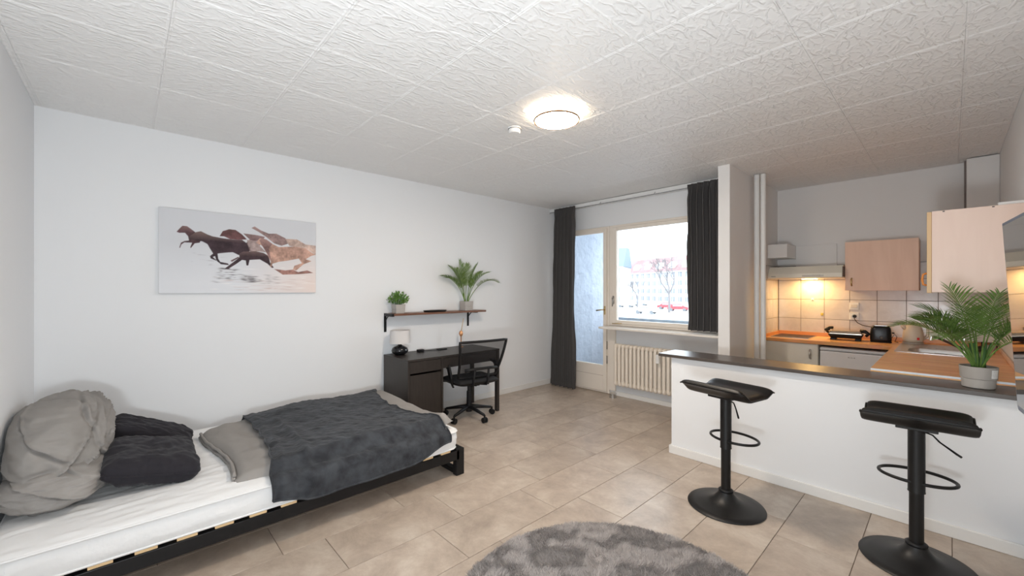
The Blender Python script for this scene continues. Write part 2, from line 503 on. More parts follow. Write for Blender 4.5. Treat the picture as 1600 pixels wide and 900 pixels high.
# peninsula half wall, with skirting
struct(bx('wall_peninsula', WALL, None, -1.695, WR, 3.53, 3.66, 0, 0.852))
def skirting(name, x0, x1, y0, y1, h=0.062):
    return struct(bx(name, TRIM, None, x0, x1, y0, y1, 0, h, bevel=0.004))
skirting('baseboard_left', WA, WA + 0.014, WN, WB, 0.075)
skirting('baseboard_peninsula', -1.712, WR, 3.513, 3.53, 0.072)
skirting('baseboard_peninsula_end', -1.712, -1.695, 3.53, 3.66, 0.072)
skirting('baseboard_near', WA + 0.014, WR, WN, WN + 0.014)
skirting('baseboard_back', DX1 + 0.02, KL - 0.11, WB - 0.014, WB, 0.06)
skirting('baseboard_column', KL - 0.11, KL, 4.358, 4.37, 0.06)
# painted bulkhead strip that carries the curtain track
struct(bx('trim_1', mat('white_track_board', (0.86, 0.86, 0.85), 0.4), None, WA + 0.001, KL - 0.111, 4.77, WB - 0.001, CZ - 0.058, CZ - 0.009, bevel=0.004))
# post between door and radiator niche
struct(bx('trim_2', FRAME, None, DX1 + 0.004, -3.13, WB - 0.03, WB - 0.001, 0.061, 0.925, bevel=0.004))
# heating pipe and its boxed-in partner by the column
bm = bmesh.new(); tube(bm, [(-1.432, 4.97, 0.0), (-1.432, 4.97, CZ - 0.009)], 0.026, 20)
tag(build('heating_pipe', bm, TRIM, None, smooth=True, angle=50), 'left one of two white vertical heating pipes beside the column', 'pipe', 'heating pipes by the column')
bm = bmesh.new(); tube(bm, [(-1.375, 4.985, 0.0), (-1.375, 4.985, CZ - 0.009)], 0.026, 20)
tag(build('heating_pipe', bm, TRIM, None, smooth=True, angle=50), 'right one of two white vertical heating pipes, nearer the cooker hood', 'pipe', 'heating pipes by the column')
# shaft boxing in the kitchen corner
struct(bx('trim_3', WALLK, None, 0.105, WR - 0.001, 5.815, KB - 0.001, 0.96, CZ - 0.009, bevel=0.003))
struct(bx('trim_4', mat('dark_joint', (0.22, 0.18, 0.17), 0.9), None, 0.092, 0.1045, 5.90, KB - 0.001, 1.98, CZ - 0.009))  # narrow dark strip beside the shaft boxing
struct(bx('trim_5', TRIM, None, 0.20, WR - 0.002, 3.90, 5.2, 1.9655, 1.985))

# wall tiles in the kitchen
TPX = 0.2335
def wall_tiles(parent, along, fixed, a_lo, a_hi, z_lo, z_hi, start, sgn):
    n0 = -12
    for i in range(n0, 14):
        a = clip_tile(start + i * TPX, start + (i + 1) * TPX, a_lo, a_hi, 0.0022)
        if not a: continue
        for j in range(-2, 6):
            z = clip_tile(1.10 + j * 0.232, 1.10 + (j + 1) * 0.232, z_lo, z_hi, 0.0022)
            if not z: continue
            me = tile_mesh('tile', a[1] - a[0], z[1] - z[0], 0.0081, 0.0012)
            if not me.materials: me.materials.append(WTILE)
            o = bpy.data.objects.new('tile', me); COL.objects.link(o); o.parent = parent
            ac, zc = (a[0] + a[1]) / 2, (z[0] + z[1]) / 2
            if along == 'x':
                o.location = (ac, fixed, zc); o.rotation_euler = (R(90), 0, 0)
            elif sgn > 0:
                o.location = (fixed, ac, zc)
                o.rotation_euler = Matrix(((0, 0, 1), (1, 0, 0), (0, 1, 0))).to_euler()
            else:
                o.location = (fixed, ac, zc)
                o.rotation_euler = Matrix(((0, 0, -1), (-1, 0, 0), (0, 1, 0))).to_euler()
bx('tile_bed', GROUT, kb, KL, WR, KB - 0.006, KB - 0.0005, 0.86, 1.74)
wall_tiles(kb, 'x', KB - 0.009, KL + 0.009, WR - 0.009, 0.86, 1.735, -1.485, 0)
bx('tile_bed', GROUT, kl, KL + 0.0005, KL + 0.006, 5.35, KB - 0.006, 0.86, 1.74)
wall_tiles(kl, 'y', KL + 0.009, 5.36, KB - 0.009, 0.86, 1.735, 5.785, 1)

# ------------------------------------------------------------------ balcony door and window
def frame_rect(bm, x0, x1, z0, z1, y0, y1, w, wb=None, wt=None):
    wb = w if wb is None else wb; wt = w if wt is None else wt
    box(bm, x0, x0 + w, y0, y1, z0, z1); box(bm, x1 - w, x1, y0, y1, z0, z1)
    box(bm, x0 + w, x1 - w, y0, y1, z0, z0 + wb); box(bm, x0 + w, x1 - w, y0, y1, z1 - wt, z1)
bm = bmesh.new(); frame_rect(bm, DX0 + 0.002, DX1 - 0.002, 0.004, DZ - 0.004, WB - 0.012, WB + 0.07, 0.035, 0.02, 0.03)
door = struct(build('door_1', bm, FRAME, bevel=0.004), None)
bm = bmesh.new(); frame_rect(bm, -3.98, -3.275, 0.028, 2.30, WB - 0.026, WB + 0.03, 0.055, 0.36, 0.05)
leaf = build('door_leaf', bm, FRAME, door, bevel=0.005)
bx('panel_bead', mat('dark_bead', (0.45, 0.36, 0.30), 0.7), door, -3.93, -3.33, WB - 0.0275, WB - 0.0255, 0.243, 0.247)  # thin bead line, darker than the door paint
bx('glass_pane', GLASS, door, -3.926, -3.328, WB + 0.0, WB + 0.006, 0.387, 2.251)
bm = bmesh.new(); tube(bm, [(-3.30, WB - 0.027, 1.17), (-3.30, WB - 0.075, 1.17)], 0.009, 10); tube(bm, [(-3.30, WB - 0.072, 1.17), (-3.35, WB - 0.075, 1.165), (-3.41, WB - 0.07, 1.155)], 0.009, 10)
build('door_handle', bm, BRASS, door, smooth=True)
bx('handle_plate', BRASS, door, -3.314, -3.286, WB - 0.031, WB - 0.0265, 1.10, 1.22, bevel=0.003)
bm = bmesh.new()
for zz in (0.62, 0.42): tube(bm, [(-3.262, WB - 0.03, zz), (-3.262, WB - 0.03, zz + 0.11)], 0.007, 8)
build('hinge', bm, mat('worn_hinge', (0.25, 0.22, 0.2), 0.4, 0.8), door, smooth=True)
bm = bmesh.new(); frame_rect(bm, GX0 + 0.002, GX1 - 0.002, GZ0 + 0.002, GZ1 - 0.002, WB - 0.012, WB + 0.07, 0.045, 0.03, 0.03)
win = struct(build('window_1', bm, FRAME, bevel=0.004))
bm = bmesh.new(); frame_rect(bm, -3.185, -1.75, 0.985, 2.30, WB - 0.03, WB + 0.03, 0.072, 0.05, 0.045)
build('window_sash', bm, FRAME, win, bevel=0.006)
bx('glass_pane', GLASS, win, -3.114, -1.82, WB + 0.0, WB + 0.006, 1.034, 2.256)
bm = bmesh.new()
box(bm, -3.166, -3.144, WB - 0.04, WB - 0.0305, 1.255, 1.36); tube(bm, [(-3.155, WB - 0.06, 1.33), (-3.150, WB - 0.065, 1.29), (-3.156, WB - 0.06, 1.225)], 0.009, 8)
tube(bm, [(-3.155, WB - 0.035, 1.33), (-3.155, WB - 0.065, 1.33)], 0.010, 8)
build('window_handle', bm, mat('dull_aluminium', (0.48, 0.45, 0.42), 0.35, 0.9), win, smooth=True)
bm = bmesh.new(); tube(bm, [(-3.17, WB - 0.045, 0.985), (-3.10, WB - 0.05, 0.99), (-3.02, WB - 0.048, 0.995)], 0.006, 6)
build('window_catch', bm, BRASS, win, smooth=True)
struct(bx('trim_6', SILL, None, -3.225, KL - 0.112, 4.60, WB - 0.001, 0.927, 0.953, bevel=0.006))
# thick sill nosing end reaching past the door edge
def radiator():
    t = thing('radiator', 'cream ribbed column radiator under the window sill', 'radiator', (-2.5, 4.79, 0.16))
    n = 21; p = 0.0565
    bm = bmesh.new()
    prof = []
    # one section: rounded top/bottom headers and slim twin columns
    def cap(bmx, z, s):
        lathe(bmx, [(0.0, -0.032 * s), (0.018, -0.028 * s), (0.027, -0.012 * s), (0.027, 0.012 * s), (0.018, 0.028 * s), (0.0, 0.032 * s)], (0, 0, z), 12, 1.0, 2.0)
    cap(bm, 0.035, 1); cap(bm, 0.535, 1)
    for yy in (-0.034, 0.034):
        lathe(bm, [(0.0205, 0.04), (0.0205, 0.53)], (0, yy, 0), 10, 1.0, 0.7)
    bmesh.ops.recalc_face_normals(bm, faces=bm.faces)
    me = bpy.data.meshes.new('rib'); bm.to_mesh(me); bm.free(); me.materials.append(RADM)
    for pl in me.polygons: pl.use_smooth = True
    for k in range(n):
        o = bpy.data.objects.new('rib', me); COL.objects.link(o); o.parent = t
        o.location = (-3.06 + k * p + 2.5, 0, 0)
    bm = bmesh.new()
    for z in (0.035, 0.535):
        bm = bmesh.new(); tube(bm, [(-0.56, 0, z), (0.62, 0, z)], 0.014, 10)
        build('header_pipe', bm, RADM, t, smooth=True)
    bm = bmesh.new()
    tube(bm, [(0.60, 0.01, 0.06), (0.60, 0.01, -0.155)], 0.010, 8)
    build('feed_pipe', bm, RADM, t, smooth=True)
    for bx0 in (-0.35, 0.35):
        bx('wall_bracket', RADM, t, bx0, bx0 + 0.01, 0.05, 0.098, 0.2, 0.4)
    bm = bmesh.new(); box(bm, 0.052, 0.092, -0.11, -0.074, 0.39, 0.50); box(bm, 0.06, 0.084, -0.075, -0.052, 0.40, 0.44)
    build('heat_meter', bm, WPLAST, t, bevel=0.006)
radiator()
t = thing('door_stop', 'small brushed metal cylinder on the floor beside the balcony door', 'door stop', (-3.105, 4.765, 0.0005))
bm = bmesh.new(); lathe(bm, [(0, 0), (0.046, 0), (0.046, 0.012), (0.040, 0.016), (0.040, 0.040), (0.046, 0.044), (0.046, 0.056), (0, 0.056)], n=24)
build('weight', bm, STEEL, t, smooth=True, angle=40)

# curtains
rail = thing('curtain_rail', 'thin grey curtain track line along the top of the window wall', 'curtain rail')
bm = bmesh.new(); tube(bm, [(WA + 0.02, 4.745, 2.628), (KL - 0.115, 4.745, 2.628)], 0.006, 8)
build('track', bm, mat('track_grey', (0.35, 0.35, 0.36), 0.4), rail, smooth=True)
for xx in (-4.1, -3.3, -2.5, -1.75):
    bm = bmesh.new(); tube(bm, [(xx, 4.745, 2.634), (xx, 4.77, 2.66)], 0.004, 6)
    build('bracket', bm, mat('track_grey', (0.35, 0.35, 0.36), 0.4), rail, smooth=True)
def curtain(label, x0t, x1t, x0b, x1b, z0, z1, nf, seed, yc=4.70):
    t = thing('curtain', label, 'curtain', ((x0t + x1t) / 2, yc, z0), 0, 'dark grey curtains')
    org = Vector(t.location)
    rnd = random.Random(seed)
    ph = [rnd.uniform(-0.5, 0.5) for _ in range(nf + 2)]; am = [rnd.uniform(0.7, 1.25) for _ in range(nf + 2)]
    def f(u, v):
        z = z0 + (z1 - z0) * v
        xa = x0b + (x0t - x0b) * v; xb = x1b + (x1t - x1b) * v
        k = int(min(nf - 1, u * nf)); fr = u * nf - k
        a = (am[k] * (1 - fr) + am[k + 1] * fr)
        amp = (0.044 * (1 - 0.5 * ss(0.93, 1.0, v)) + 0.004 * math.sin(9 * v + seed)) * a
        pin = 0.014 * ss(0.90, 0.955, v) * (1 - ss(0.955, 0.985, v))
        s = 2 * PI * (u * nf + 0.14 * fbm(u * 5, v * 1.5, seed))
        x = xa + (xb - xa) * u + 0.012 * math.sin(2 * s)
        x += ((xa + xb) / 2 - x) * pin * 3
        y = yc + amp * math.sin(s) + 0.01 * fbm(u * 8, v * 3, seed + 5)
        if v > 0.93: y += 0.008 * math.sin(s * 3) * ss(0.93, 1, v)
        if y > 4.738: y = 4.738
        return (x, y, z + (0.012 * abs(math.sin(s * 0.5 + 1)) * ss(0.96, 1, v)))
    o = grid_mesh('curtain_cloth', nf * 14, 60, f, CURT, t, thick=0.003)
    o.location = -org
    o.parent = t
    def h(u, v):
        p = f(u, v * 0.028); return (p[0], p[1] - 0.004, p[2])
    o2 = grid_mesh('hem', nf * 14, 2, h, CURT, t); o2.location = -org
curtain('long dark grey curtain gathered at the left side of the balcony door', -4.09, -3.70, -4.165, -3.69, 0.02, 2.648, 6, 3)
curtain('shorter dark grey curtain hanging at the right side of the window', -2.07, -1.64, -2.06, -1.64, 0.985, 2.648, 6, 8)

# ------------------------------------------------------------------ ceiling lamp and smoke alarm
lx, ly = -1.905, 2.215
t = thing('ceiling_lamp', 'round flat ceiling lamp, lit warm white', 'ceiling lamp', (lx, ly, CZ - 0.009))
bm = bmesh.new(); lathe(bm, [(0, 0), (0.185, 0), (0.185, -0.026), (0.160, -0.040)], n=48)
build('body', bm, mat('lamp_side_diffuser', (0.9, 0.85, 0.75), 0.5, emit=((1.0, 0.80, 0.58), LAMP * 0.07)), t, smooth=True, angle=40)
bm = bmesh.new(); ring_tube(bm, (0, 0, -0.044), 0.158, 0.158, 0.006, 48, 8)
build('trim_ring', bm, mat('gold_ring', (0.10, 0.045, 0.012), 0.7, 0.0, 0.1), t, smooth=True)
bm = bmesh.new(); lathe(bm, [(0.154, -0.040), (0.148, -0.050), (0.11, -0.062), (0.05, -0.067), (0, -0.068)], n=48)
build('diffuser', bm, mat('lamp_diffuser', (0.9, 0.85, 0.75), 0.5, emit=((1.0, 0.86, 0.71), LAMP)), t, smooth=True)
t = thing('smoke_alarm', 'small white round smoke alarm on the ceiling beside the lamp', 'smoke alarm', (-2.285, 2.165, CZ - 0.009))
bm = bmesh.new(); lathe(bm, [(0, 0), (0.050, 0), (0.050, -0.012), (0.046, -0.014), (0.046, -0.034), (0.038, -0.042), (0, -0.043)], n=32)
build('housing', bm, WPLAST, t, smooth=True, angle=40)
bm = bmesh.new(); ring_tube(bm, (0, 0, -0.0125), 0.0475, 0.0475, 0.0025, 32, 6)
build('vent_slot', bm, BLACKP, t, smooth=True)

# ------------------------------------------------------------------ bed
t = thing('bed', 'low black metal bed frame with pine slats along the left wall', 'bed', (-3.3, 0.7, 0.0))
bedO = Vector(t.location)
def bpart(name, m, *b, bevel=0.003, **k):
    o = bx(name, m, t, *b, bevel=bevel, **k); o.location = -bedO; return o
BX0, BX1, BY0, BY1 = -4.06, -2.62, -0.40, 1.935
bpart('side_rail', BLACKM, BX1 - 0.045, BX1, BY0, BY1 - 0.045, 0.125, 0.196)
bpart('side_rail', BLACKM, BX0, BX0 + 0.045, BY0, BY1 - 0.045, 0.125, 0.196)
bpart('end_rail', BLACKM, BX0 + 0.045, BX1 - 0.045, BY1 - 0.06, BY1, 0.14, 0.205)
bpart('end_rail', BLACKM, BX0 + 0.045, BX1 - 0.045, BY0, BY0 + 0.06, 0.14, 0.205)
for xx in (BX1 - 0.05, BX0):
    bpart('leg', BLACKM, xx, xx + 0.05, BY1 - 0.072, BY1, 0.001, 0.206)
    bpart('leg', BLACKM, xx, xx + 0.05, BY0, BY0 + 0.072, 0.001, 0.206)
bpart('foot_bar', BLACKM, BX0 + 0.05, BX1 - 0.05, BY1 - 0.06, BY1 - 0.01, 0.001, 0.035)
bpart('foot_bar', BLACKM, BX0 + 0.05, BX1 - 0.05, BY0 + 0.01, BY0 + 0.06, 0.001, 0.035)
sy = -0.133 - 0.155
k = 0
while sy < BY1 - 0.1:
    bpart('slat', SLAT, BX0 + 0.02, BX1 - 0.006, sy, sy + 0.083, 0.1965, 0.2105, bevel=0.002)
    sy += 0.155; k += 1
# mattress
MX0, MX1, MY0, MY1, MZ0, MZ1 = -4.03, -2.63, -0.425, 1.885, 0.212, 0.352
t = thing('mattress', 'thick white mattress with piped top edge on the black bed frame', 'mattress', (-3.3, 0.7, MZ0))
mo = Vector(t.location)
def rr_pt(a, hx, hy, r):
    """point on a rounded rectangle, a in [0,1)"""
    L = [2 * (hy - r), PI / 2 * r, 2 * (hx - r), PI / 2 * r] * 2
    tot = sum(L[:4]) * 2 / 1.0
    segs = [('s', (hx, -hy + r), (0, 1), 2 * (hy - r)), ('c', (hx - r, hy - r), 0), ('s', (hx - r, hy), (-1, 0), 2 * (hx - r)), ('c', (-hx + r, hy - r), PI / 2),
            ('s', (-hx, hy - r), (0, -1), 2 * (hy - r)), ('c', (-hx + r, -hy + r), PI), ('s', (-hx + r, -hy), (1, 0), 2 * (hx - r)), ('c', (hx - r, -hy + r), 1.5 * PI)]
    tot = 4 * (hx - r) + 4 * (hy - r) + 2 * PI * r
    d = a * tot
    for s_ in segs:
        ln = s_[3] if s_[0] == 's' else PI / 2 * r
        if d <= ln:
            if s_[0] == 's': return (s_[1][0] + s_[2][0] * d, s_[1][1] + s_[2][1] * d)
            an = s_[2] + d / r
            return (s_[1][0] + r * math.cos(an), s_[1][1] + r * math.sin(an))
        d -= ln
    return (hx, -hy + r)
hx, hy = (MX1 - MX0) / 2, (MY1 - MY0) / 2
cxm, cym = (MX0 + MX1) / 2, (MY0 + MY1) / 2
def mside(u, v):
    x, y = rr_pt((u * 0.99999), hx, hy, 0.07)
    bul = 0.012 * math.sin(PI * v) + 0.006 * fbm(u * 30, v * 2, 2)
    L = math.hypot(x / hx, y / hy)
    return (cxm + x * (1 + bul / hx) , cym + y * (1 + bul / hy), MZ0 + (MZ1 - MZ0 - 0.008) * v)
o = grid_mesh('side_panel', 240, 10, mside, MSIDE, t); o.location = -mo
bm = bmesh.new()
NU, NV = 90, 130
def mtop(u, v):
    sx, sy_ = 2 * u - 1, 2 * v - 1
    # squircle-ish map to rounded rectangle with a small overhanging lip
    x, y = sx * (hx + 0.012), sy_ * (hy + 0.012)
    r = 0.07
    ex, ey = max(0, abs(x) - (hx + 0.012 - r)), max(0, abs(y) - (hy + 0.012 - r))
    q = math.hypot(ex, ey)
    if ex > 0 and ey > 0:
        mx_ = max(ex, ey); sc_ = mx_ / q
        x = math.copysign(abs(x) - ex + ex * sc_, x); y = math.copysign(abs(y) - ey + ey * sc_, y)
    edge = max(abs(sx) ** 24, abs(sy_) ** 40)
    wr = 0.005 * fbm(x * 3.0, y * 1.2, 4) + 0.011 * abs(fbm((x + 0.15 * y) * 13, y * 1.8, 8)) + 0.005 * fbm((x - 0.2 * y) * 24, y * 4, 3)
    return (cxm + x, cym + y, MZ1 + 0.004 - 0.010 * edge + wr * (1 - edge))
o = grid_mesh('top_panel', NU, NV, mtop, SHEET, t, thick=0.006); o.location = -mo
def piping(bm, z, ex, r):
    pts = []
    N = 200
    for k in range(N):
        x, y = rr_pt(k / N, hx + ex, hy + ex, 0.07)
        pts.append((cxm + x, cym + y, z))
    rings = []
    for k in range(N):
        p = Vector(pts[k]); q = Vector(pts[(k + 1) % N]); pr = Vector(pts[k - 1])
        tn = (q - pr).normalized(); s_ = tn.cross(Vector((0, 0, 1)))
        rings.append([bm.verts.new(p + s_ * r * math.cos(2 * PI * j / 6) + Vector((0, 0, r * math.sin(2 * PI * j / 6)))) for j in range(6)])
    for k in range(N):
        a, b = rings[k], rings[(k + 1) % N]
        for j in range(6): bm.faces.new((a[j], b[j], b[(j + 1) % 6], a[(j + 1) % 6]))
bm = bmesh.new(); piping(bm, MZ1 - 0.008, 0.012, 0.0055); piping(bm, MZ0 + 0.006, 0.004, 0.006)
o = build('piping', bm, SHEET, t, smooth=True); o.location = -mo

# duvet (folded, lying on the mattress) and the blanket over it: shared relief
def duvet_h(x, y):
    """upper surface height above mattress top, folded duvet"""
    e = ss(0.0, 0.10, y - (0.43 + 0.03 * math.sin(4 * x))) * ss(0.0, 0.09, 1.93 - y)
    e *= ss(-0.01, 0.07, (-2.685 - x)) * ss(0.0, 0.10, x + 4.06)
    thick = 0.048 + 0.028 * ss(0.6, 1.3, y) + 0.018 * math.sin(2.4 * x + 1.2 * y) + 0.020 * fbm(x * 1.5, y * 1.5, 3)
    return e ** 0.6 * max(0.025, thick)
def duvet_pt(u, v):
    # u across (0 = front edge, 1 = wall), v along the bed
    y0 = 0.42 + 0.035 * math.sin(5 * u + 0.3); y1 = 1.875 + 0.05 * u
    x0 = -2.69 - 0.05 * (1 - v) + 0.012 * math.sin(9 * v) ; x1 = -3.97 + 0.14 * (1 - v)
    x = x0 + (x1 - x0) * u; y = y0 + (y1 - y0) * v
    e = (ss(0, 0.05, u) * ss(0, 0.04, 1 - u) * ss(0, 0.045, v) * ss(0, 0.05, 1 - v)) ** 0.5
    th = 0.052 + 0.030 * ss(0.15, 0.6, v) + 0.012 * math.sin(7 * u + 3 * v) + 0.020 * fbm(x * 1.6, y * 1.6, 3)
    wr = 0.006 * fbm(x * 5, y * 9, 11) + 0.010 * math.exp(-((v - 0.13 - 0.05 * math.sin(6 * u)) / 0.035) ** 2) * ss(0.3, 0.6, u)
    lift = 0.055 * ss(0.86, 1.0, v) * ss(0.2, 0.0, u)
    return (x, y, MZ1 + 0.006 + e * (th + wr) + lift)
t = thing('duvet', 'folded light grey duvet lying on the mattress under the charcoal blanket', 'duvet', (-3.3, 1.1, MZ1 + 0.006))
d0 = Vector(t.location)
o = grid_mesh('cover', 90, 110, duvet_pt, GREYC, t); o.location = -d0
def duvet_under(u, v):
    p = duvet_pt(u, v); return (p[0], p[1], min(p[2] - 0.001, MZ1 + 0.0085 + 0.055 * ss(0.86, 1.0, v) * ss(0.2, 0.0, u)))
o = grid_mesh('underside', 40, 40, duvet_under, GREYC, t); o.location = -d0
def edge_line(v):
    p = duvet_pt(0.955, v); return p
bm = bmesh.new()
tube(bm, [Vector(duvet_pt(0.04 + 0.9 * k / 30, 0.0)) + Vector((0, 0.0, 0.010 + 0.004 * math.sin(k))) for k in range(31)], 0.011, 8)
tube(bm, [Vector(duvet_pt(0.04 + 0.9 * k / 30, 0.0)) + Vector((0, 0.004, 0.030 + 0.003 * math.sin(k * 1.3))) for k in range(31)], 0.010, 8)
o = build('folded_edge', bm, GREYC, t, smooth=True); o.location = -d0
# blanket: param s = distance from the wall side across and down the front, w = along bed
HX0, HX1, HY0, HY1, HN, HM = -4.15, -2.45, 0.2, 2.1, 86, 96
hm = np.full((HN, HM), MZ1 + 0.008)
for i in range(361):
    for j in range(401):
        p = duvet_pt(i / 360, j / 400)
        a_ = int((p[0] - HX0) / (HX1 - HX0) * (HN - 1) + .5); b_ = int((p[1] - HY0) / (HY1 - HY0) * (HM - 1) + .5)
        if 0 <= a_ < HN and 0 <= b_ < HM: hm[a_, b_] = max(hm[a_, b_], p[2])
dl = hm.copy()
for da in (-1, 0, 1):
    for db in (-1, 0, 1): dl = np.maximum(dl, np.roll(np.roll(hm, da, 0), db, 1))
sm = dl.copy()
for _ in range(3):
    sm = (sm + np.roll(sm, 1, 0) + np.roll(sm, -1, 0) + np.roll(sm, 1, 1) + np.roll(sm, -1, 1)) / 5
hm = np.maximum(sm, dl)
def hget(x, y):
    fx = min(HN - 1.001, max(0, (x - HX0) / (HX1 - HX0) * (HN - 1))); fy = min(HM - 1.001, max(0, (y - HY0) / (HY1 - HY0) * (HM - 1)))
    a_, b_ = int(fx), int(fy); fx -= a_; fy -= b_
    return (hm[a_, b_] * (1 - fx) + hm[a_ + 1, b_] * fx) * (1 - fy) + (hm[a_, b_ + 1] * (1 - fx) + hm[a_ + 1, b_ + 1] * fx) * fy
def blanket_pt(u, v):
    L1 = 1.235                     # across the top
    L2 = 0.115 + 0.050 * ss(0.0, 0.22, v) - 0.085 * ss(0.70, 1.0, v)
    s = u * (L1 + L2)
    yl = 0.66 + 0.025 * math.sin(5 * u) - 0.045 * ss(0.7, 1.0, u)
    yr = 1.79 - 0.14 * math.sin(PI * min(1, u * 1.05)) ** 0.8
    y = yl + (yr - yl) * v + 0.006 * math.sin(40 * u + 6 * v) * (1 if v < 0.05 or v > 0.95 else 0.3)
    fold = 0.018 * math.exp(-((v - (0.13 + 0.05 * math.sin(2.6 * u))) / 0.022) ** 2) * ss(0.1, 0.4, u)
    fold += 0.010 * math.exp(-((v - 0.05) / 0.02) ** 2)
    if s <= L1:
        x = -3.885 + s
        z = hget(x, y) + 0.012
    else:
        d = s - L1
        a = min(1.0, d / 0.035)
        x = -2.65 + 0.052 * math.sin(a * PI / 2) + 0.005 * math.sin(17 * y) * min(1, d * 12)
        z = MZ1 + 0.020 - (0.035 * (1 - math.cos(a * PI / 2)) if d < 0.035 else d)
    wr = 0.010 * abs(fbm(x * 5, y * 4, 21)) + 0.008 * abs(fbm((x - y) * 9, (x + y) * 3, 5)) + 0.004 * abs(fbm(x * 22, y * 14, 5))
    if s <= L1: z += wr + fold
    else: x += wr * 0.8 + fold * 0.6; z += 0.010 * math.exp(-((s - L1) / 0.02) ** 2)
    return (x, y, z)
t = thing('blanket', 'charcoal velvety blanket spread over the duvet and hanging over bed edge', 'blanket', (-3.2, 1.2, MZ1 + 0.05))
d0 = Vector(t.location)
o = grid_mesh('cloth', 150, 130, blanket_pt, BLANK, t, thick=0.008); o.location = -d0
bm = bmesh.new()
tube(bm, [Vector(blanket_pt(k / 60, 0.0)) + Vector((0, 0, 0.001)) for k in range(2, 61)], 0.0065, 8)
tube(bm, [Vector(blanket_pt(k / 60, 1.0)) + Vector((0, 0, 0.001)) for k in range(2, 61)], 0.0065, 8)
tube(bm, [Vector(blanket_pt(1.0, k / 60)) for k in range(61)], 0.0065, 8)
o = build('rolled_hem', bm, BLANK, t, smooth=True); o.location = -d0
# cushions
def cushion(name, label, cat, m, loc, size, rz=0, tilt=(0, 0), seed=1, wr=1.0, group=None, n=56, power=2.6, seam=True):
    t = thing(name, label, cat, loc, rz, group)
    t.rotation_euler = (tilt[0], tilt[1], rz)
    bm = bmesh.new()
    hx, hy, hz = size
    def side(u, v, s):
        x, y = 2 * u - 1, 2 * v - 1
        e = max(0.0, (1 - abs(x) ** 4.5)) ** 0.5 * max(0.0, (1 - abs(y) ** 4.5)) ** 0.5
        pinch = 1 - 0.10 * (1 - abs(x)) * abs(y) ** 3 * 1.0
        px = x * hx * (1 - 0.10 * y ** 6 * abs(x) ** 3 - 0.03 * (1 - y * y) * abs(x) ** 4); py = y * hy * (1 - 0.10 * x ** 6 * abs(y) ** 3 - 0.03 * (1 - x * x) * abs(y) ** 4)
        z = s * hz * e ** 0.85
        z += wr * 0.16 * hz * (fbm(x * 2.1 + seed, y * 2.3, s * 3 + seed) + 0.7 * fbm(x * 5 + seed, y * 3, seed + s)) * min(1, e * 2.5)
        px += wr * 0.03 * hx * fbm(y * 3, seed, x); py += wr * 0.03 * hy * fbm(x * 3, seed + 9, y)
        return (px, py, z)
    for s in (1, -1):
        vv = [[bm.verts.new(side(i / n, j / n, s)) for j in range(n + 1)] for i in range(n + 1)]
        for i in range(n):
            for j in range(n):
                q = (vv[i][j], vv[i + 1][j], vv[i + 1][j + 1], vv[i][j + 1])
                bm.faces.new(q if s > 0 else tuple(reversed(q)))
    bmesh.ops.remove_doubles(bm, verts=bm.verts, dist=0.0004)
    build('cushion_cover', bm, m, t, smooth=True)
    if seam:
        bm = bmesh.new()
        prm = []
        for k in range(41): prm.append((k / 40, 0))
        for k in range(1, 41): prm.append((1, k / 40))
        for k in range(1, 41): prm.append((1 - k / 40, 1))
        for k in range(1, 40): prm.append((0, 1 - k / 40))
        pp = [side(a, b, 1) for a, b in prm]
        tube(bm, pp + [pp[0]], 0.0035, 6, caps=False)
        build('seam', bm, m, t, smooth=True)
    return t
cushion('pillow', 'dark plum-black cushion lying flat, nearer one of the two dark cushions', 'pillow', PILM, (-3.225, 0.100, 0.456), (0.290, 0.222, 0.078), R(0), (R(-14), R(2)), 3, group='dark cushions')
cushion('pillow', 'dark black cushion lying behind the nearer dark cushion, against the wall side', 'pillow', PILM, (-3.76, 0.105, 0.462), (0.14, 0.25, 0.070), R(-12), (R(-22), R(4)), 7, group='dark cushions')
